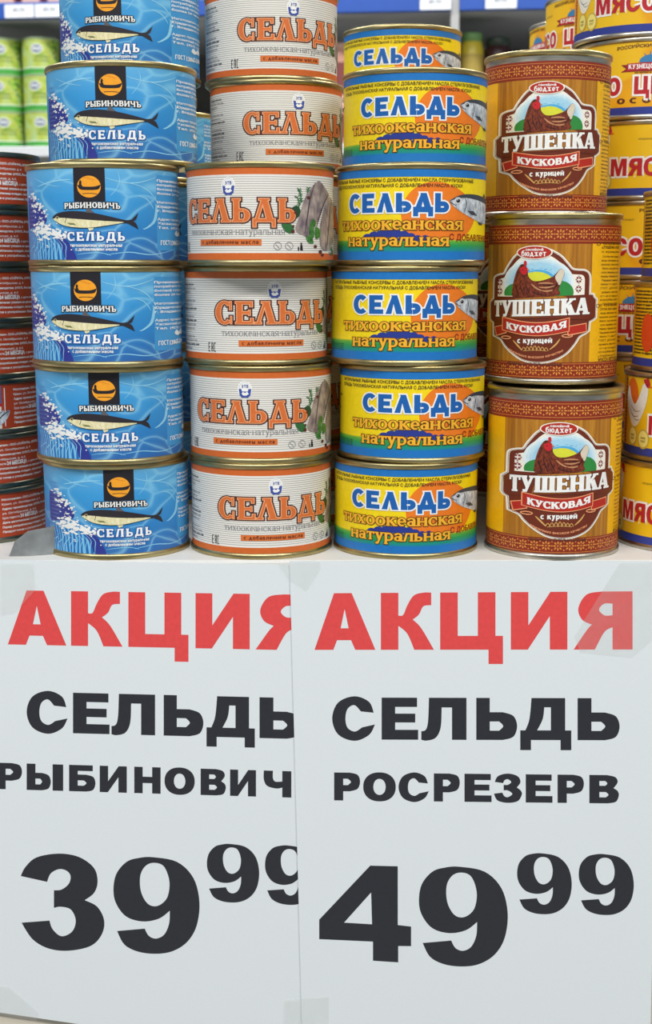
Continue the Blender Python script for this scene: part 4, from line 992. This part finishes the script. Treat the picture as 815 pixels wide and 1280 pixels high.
rowsY = [(507, 0, -4.5), (514.7, .001, .9), (505.3, 0, 0), (514, 0, -12.3), (518.5, .036, -4.8), (502.5, .225, -11.7)]
labY = ['yellow and blue herring tin standing on the shelf at the foot of its stack', 'yellow and blue herring tin second from the bottom, shifted slightly right', 'yellow and blue herring tin third from the bottom of its stack', 'yellow and blue herring tin fourth from the bottom with the whole fish head showing', 'yellow and blue herring tin fifth from the bottom, under the small far one', 'far yellow and blue herring tin, smallest and highest of its kind']
for i, (px, dy, phi) in enumerate(rowsY): place('yellow', px, y0+.001+dy, i*H1, phi, 0, 'herring_tin', labY[i], 'tin', G)
G = 'tall braised chicken tins'
for i, (px, dy, phi) in enumerate([(691.7, 0, 6.8), (691, .028, -14), (682.5, .086, 2.4)]):
    place('stew', px, .0045+RT+dy, i*HT, phi, -14, 'braised_chicken_tin', ['tall brown and gold tin with a hen picture, standing on the shelf', 'tall brown and gold tin with a hen picture, middle of its stack', 'tall brown and gold tin with a hen picture, top of its stack'][i], 'tin', G)
# red tins at the left edge
G = 'flat red fish tins at the left edge'
yr = .092
xr = [62, 58, 55, 52, 50, 50, 48]; tr = [8, 0, 22, 3, 0, 0, 0]
labR = ['flat red tin lowest in the stack at the left edge', 'flat red tin second from the bottom at the left edge', 'flat red tin with a salad picture at the left edge, third from the bottom', 'flat red tin in the middle of the left edge stack', 'flat red tin fifth from the bottom at the left edge', 'flat red tin sixth from the bottom at the left edge', 'topmost flat red tin at the left edge']
for i in range(7):
    z = i*HR; rp = RR*F/((yr-CAMY)*cp-(z-CAMH)*sp)
    x = x_at(xr[i]-rp, yr, z)
    put_tin('red', 'fish_tin', labR[i], 'tin', G, (x, yr, z), facing(x, yr)+math.radians(tr[i]), (0, 0))
# chicken meat tins, front column at the right edge
G = 'yellow chicken meat tins at the right edge'
ym = .062
lab = ['yellow chicken meat tin lowest at the right edge, red words showing', 'yellow chicken meat tin with a white hen, second from the bottom at the right edge', 'yellow chicken meat tin turned to its text side, third at the right edge', 'yellow chicken meat tin turned to its text side, fourth at the right edge']
for i, (lx, tn) in enumerate([(774, 5), (783, 26), (795, -178), (807, -178)]):
    z = i*HM; rp = RM*F/((ym-CAMY)*cp-(z-CAMH)*sp)
    x = x_at(lx+rp, ym, z+.02)
    put_tin('meat', 'chicken_meat_tin', lab[i], 'tin', G, (x, ym, z), facing(x, ym)+math.radians(tn), (0, 0))
# column behind it
G = 'yellow chicken meat tins behind the tall tins'
yk = .215
tn2 = [0, 3, -8, -14, 10, -16, 8]
lab = ['shaded yellow chicken meat tin on the shelf behind the tall tins', 'shaded yellow chicken meat tin second from the shelf behind the tall tins', 'yellow chicken meat tin third from the bottom behind the tall tins', 'yellow chicken meat tin fourth from the bottom behind the tall tins', 'yellow chicken meat tin with a hen, fifth from the bottom behind the tall tins', 'yellow chicken meat tin with blue emblem, beside the top tall tin', 'yellow chicken meat tin at the top right corner, highest of its stack']
pxs = [812]*7; tns = [0, 3, -15, 15, 38, -2, 25]
for i in range(7):
    z = i*HM; x = x_at(pxs[i], yk, z+.025)
    put_tin('meat', 'chicken_meat_tin', lab[i], 'tin', G, (x, yk, z), facing(x, yk)+math.radians(tns[i]), (0, 0))
G = 'distant yellow chicken meat tins above the tall tins'
for (px, yy, n_, lb) in ((764, .335, 7, 'yellow chicken meat tin seen above the top tall tin, nearer of two'), (736, .445, 7, 'yellow chicken meat tin farthest back above the top tall tin')):
    for i in range(n_):
        z = i*HM; x = x_at(px, yy, .33)
        vis = i == 6
        put_tin('meat', 'chicken_meat_tin', lb if vis else 'yellow chicken meat tin hidden deep in the back stacks of the shelf', 'tin', G if vis else 'hidden yellow chicken meat tins', (x, yy, z), facing(x, yy)+math.radians((-34 if yy < .4 else -60) if vis else 0))

# second and third rows behind the front stacks
def hidden(kind, px, yy, levels, nm, label, gr, step, phi=10):
    R = TINS[kind][0]
    for i in levels:
        x = x_at(px, yy, .16); lb_ = label.replace('@', ord_[i])
        put_tin(kind, nm, lb_, 'tin', gr, (x, yy, i*step), facing(x, yy)+math.radians(phi))
hidden('blue', 172, .206, range(6), 'herring_tin', 'second row blue herring tin, a strip beside the @ blue tin', 'blue herring tins of the second row', H1, 25)
hidden('orange', 351, .1325, range(4), 'herring_tin', 'white and orange herring tin in the dark second row of its stack', 'white and orange herring tins of the second row', H1)
hidden('yellow', 509, .172, range(4), 'herring_tin', 'yellow and blue herring tin in the dark second row of its stack', 'yellow and blue herring tins of the second row', H1)
hidden('yellow', 505, .270, range(5), 'herring_tin', 'yellow and blue herring tin in the dark third row of its stack', 'yellow and blue herring tins of the third row', H1)
hidden('stew', 690, .150, range(2), 'braised_chicken_tin', 'tall brown and gold tin in the dark second row', 'tall braised chicken tins of the second row', HT)

hidden('blue', 205, .300, range(5), 'herring_tin', 'blue herring tin in the dark third row of its stack', 'blue herring tins of the third row', H1)
hidden('orange', 335, .222, range(4), 'herring_tin', 'white and orange herring tin in the dark third row of its stack', 'white and orange herring tins of the third row', H1)
hidden('stew', 642, .245, range(3), 'braised_chicken_tin', 'tall brown and gold tin in the dark third row', 'tall braised chicken tins of the third row', HT)
# ------------------------------------------------------------------ shelving across the aisle
YG = 2.08
gz = thing('shop_shelving', 'grey shop shelving with blue price rails across the aisle', 'shelving', (0, YG, -1.02), (0, 0, math.radians(-6)))
def gx(px, dy=0):     # local x on the far shelving for a picture column
    c = math.cos(math.radians(-6)); X = x_at(px, YG+dy, .5); return X/c
enamel = mat('grey shelf enamel', '#aeb0b0', .5, scale=10); railblue = mat('blue price rail', '#2450a8', .35, scale=30)
zs1, zs2 = .398, .667
box('back_panel', (-1.6, 1.6, .50, .52, 0, 2.3), mat('dark back panel', '#5d5a55', .7, scale=8), gz)
for zz in (zs1, zs2, zs2+.3, zs1-.35, zs1-.75):
    box('shelf_board', (-1.6, 1.6, .0, .499, zz+1.02-.022, zz+1.02), enamel, gz)
    box('price_rail', (-1.6, .245, -.012, -.001, zz+1.02-.020, zz+1.02+(.012 if zz != zs1 else .001)), railblue if zz != zs1 else mat('white shelf lip', '#d5d9dc', .5), gz)
    box('price_rail', (.262, 1.6, -.012, -.001, zz+1.02-.020, zz+1.02+(.012 if zz != zs1 else .001)), railblue if zz != zs1 else mat('white shelf lip', '#d5d9dc', .5), gz)
box('upright', (.245, .262, -.008, .499, 0, 2.3), enamel, gz)
rot = Matrix.Rotation(math.radians(-6), 4, 'Z')
def far(lx, ly, z): p = rot @ Vector((lx, ly, 0)); return (p.x, p.y+YG, z)
tagw = mat('white price card', '#e6ebf0', .4)
lbls = ['white price card on the blue rail, left of the two at the top left', 'white price card on the blue rail, right of the two at the top left', 'white price card on the far blue rail above the yellow herring stack', 'white price card on the far blue rail right of the upright']
for j, px in enumerate((22, 61, 542, 621)):
    o = thing('price_card', lbls[j], 'price card', far(gx(px), -.0135, zs2-.018), (0, 0, math.radians(-6)), 'price cards on the far rails')
    box('card', (-.030, .030, -.0012, 0, 0, .025), tagw, o)
    a = Art(flat_mm); a.small('89,90', -13, 12, 8, 8, BLACK, 1, .03, up=1)
    V, Fc = [], []
    for tri, _, _ in a.tris:
        b = len(V); V += [(t[0]*.001, -.0015, t[1]*.001+.003) for t in tri]; Fc.append((b, b+1, b+2))
    link('printed_price', mesh_of('price', V, Fc, mat('faded price ink', '#8a8f9a')), o)
# green pea tins: columns at left, three high
G = 'green pea tins on the far shelf'
cols = [(-6, .045, 'leftmost column'), (42, .045, 'middle column'), (92, .10, 'right column beside the blue stack')]
for px, ly, nm in cols:
    for i in range(3):
        x, y, z = far(gx(px, ly), ly, zs1+.0004+i*(HP+.0002))
        put_tin('pea', 'pea_tin', 'blurred green pea tin on the far shelf, %s, %s' % (nm, ['lowest', 'middle one', 'top one'][i]), 'tin', G, (x, y, z), facing(x, y)+math.radians([10, -4, 6][i]))
# far goods seen between and above the stacks
def jar(label, px, ly, z, R, H, mb, ml, group=None, nm='glass_jar'):
    x, y, _ = far(gx(px, ly), ly, z)
    t = thing(nm, label, 'jar', (x, y, z), (0, 0, 0), group)
    link('body', lathe('jar', [(0, 0), (R*.9, 0), (R, .004), (R, H*.72), (R*.85, H*.84), (R*.8, H*.86)], mb, 28), t)
    link('lid', lathe('jarlid', [(R*.8, H*.84), (R*.88, H*.85), (R*.88, H*.985), (R*.84, H), (0, H)], ml, 28), t)
    link('paper_band', lathe('band', [(R+.0004, H*.15), (R+.0004, H*.62)], mat('far jar paper '+mb.name, '#b8a04a' if 'yellow' in mb.name else '#7a3a3a', .5), 28), t)
yg = mat('far yellow contents', '#d8c23a', .3); gl = mat('far green lid', '#6f9a5a', .4); dr = mat('far dark contents', '#3a1c1e', .25); dl = mat('far dark lid', '#2c3a30', .4)
pk_ = mat('far pink contents', '#c08a78', .3); sal = mat('far salmon lid', '#c89a86', .4); oc_ = mat('far orange contents', '#c8752c', .3)
for px, ly, Rj, Hj, mb, ml, what, gr in ((583, .06, .024, .108, yg, gl, 'yellow jar with a green lid above the yellow herring stack', 'stacked yellow jars'), (614, .07, .027, .104, dr, dl, 'dark jar left of the top tall tin', 'stacked dark jars'),
                                     (424, .06, .027, .100, pk_, sal, 'pinkish jar between the white and the yellow stacks', 'stacked pink jars')):
    for lv in (0, 1): jar('blurred %s, %s of two' % (what, ['lower', 'upper'][lv]), px, ly, zs1+.0004+lv*(Hj+.0003), Rj, Hj, mb, ml, gr)
# goods on the top far shelf, only their feet show
for j, px in enumerate((2, 35, 68)):
    x, y, _ = far(gx(px, .06), .06, 0)
    t = thing('snack_box', ['dark red carton on the far top shelf, leftmost', 'dark red carton on the far top shelf, middle one', 'dark red carton on the far top shelf, nearest the blue stack'][j], 'carton', (x, y, zs2+.0005), (0, 0, math.radians(-6)), 'dark red cartons on the far top shelf')
    box('carton', (-.023, .023, -.02, .02, 0.0, .16), mat('dark red carton', '#7a2320', .5, scale=40, var=.2), t)
    box('front_print', (-.018, .018, -.0212, -.0202, .02, .03), mat('pale carton print', '#c9a89a', .5), t)
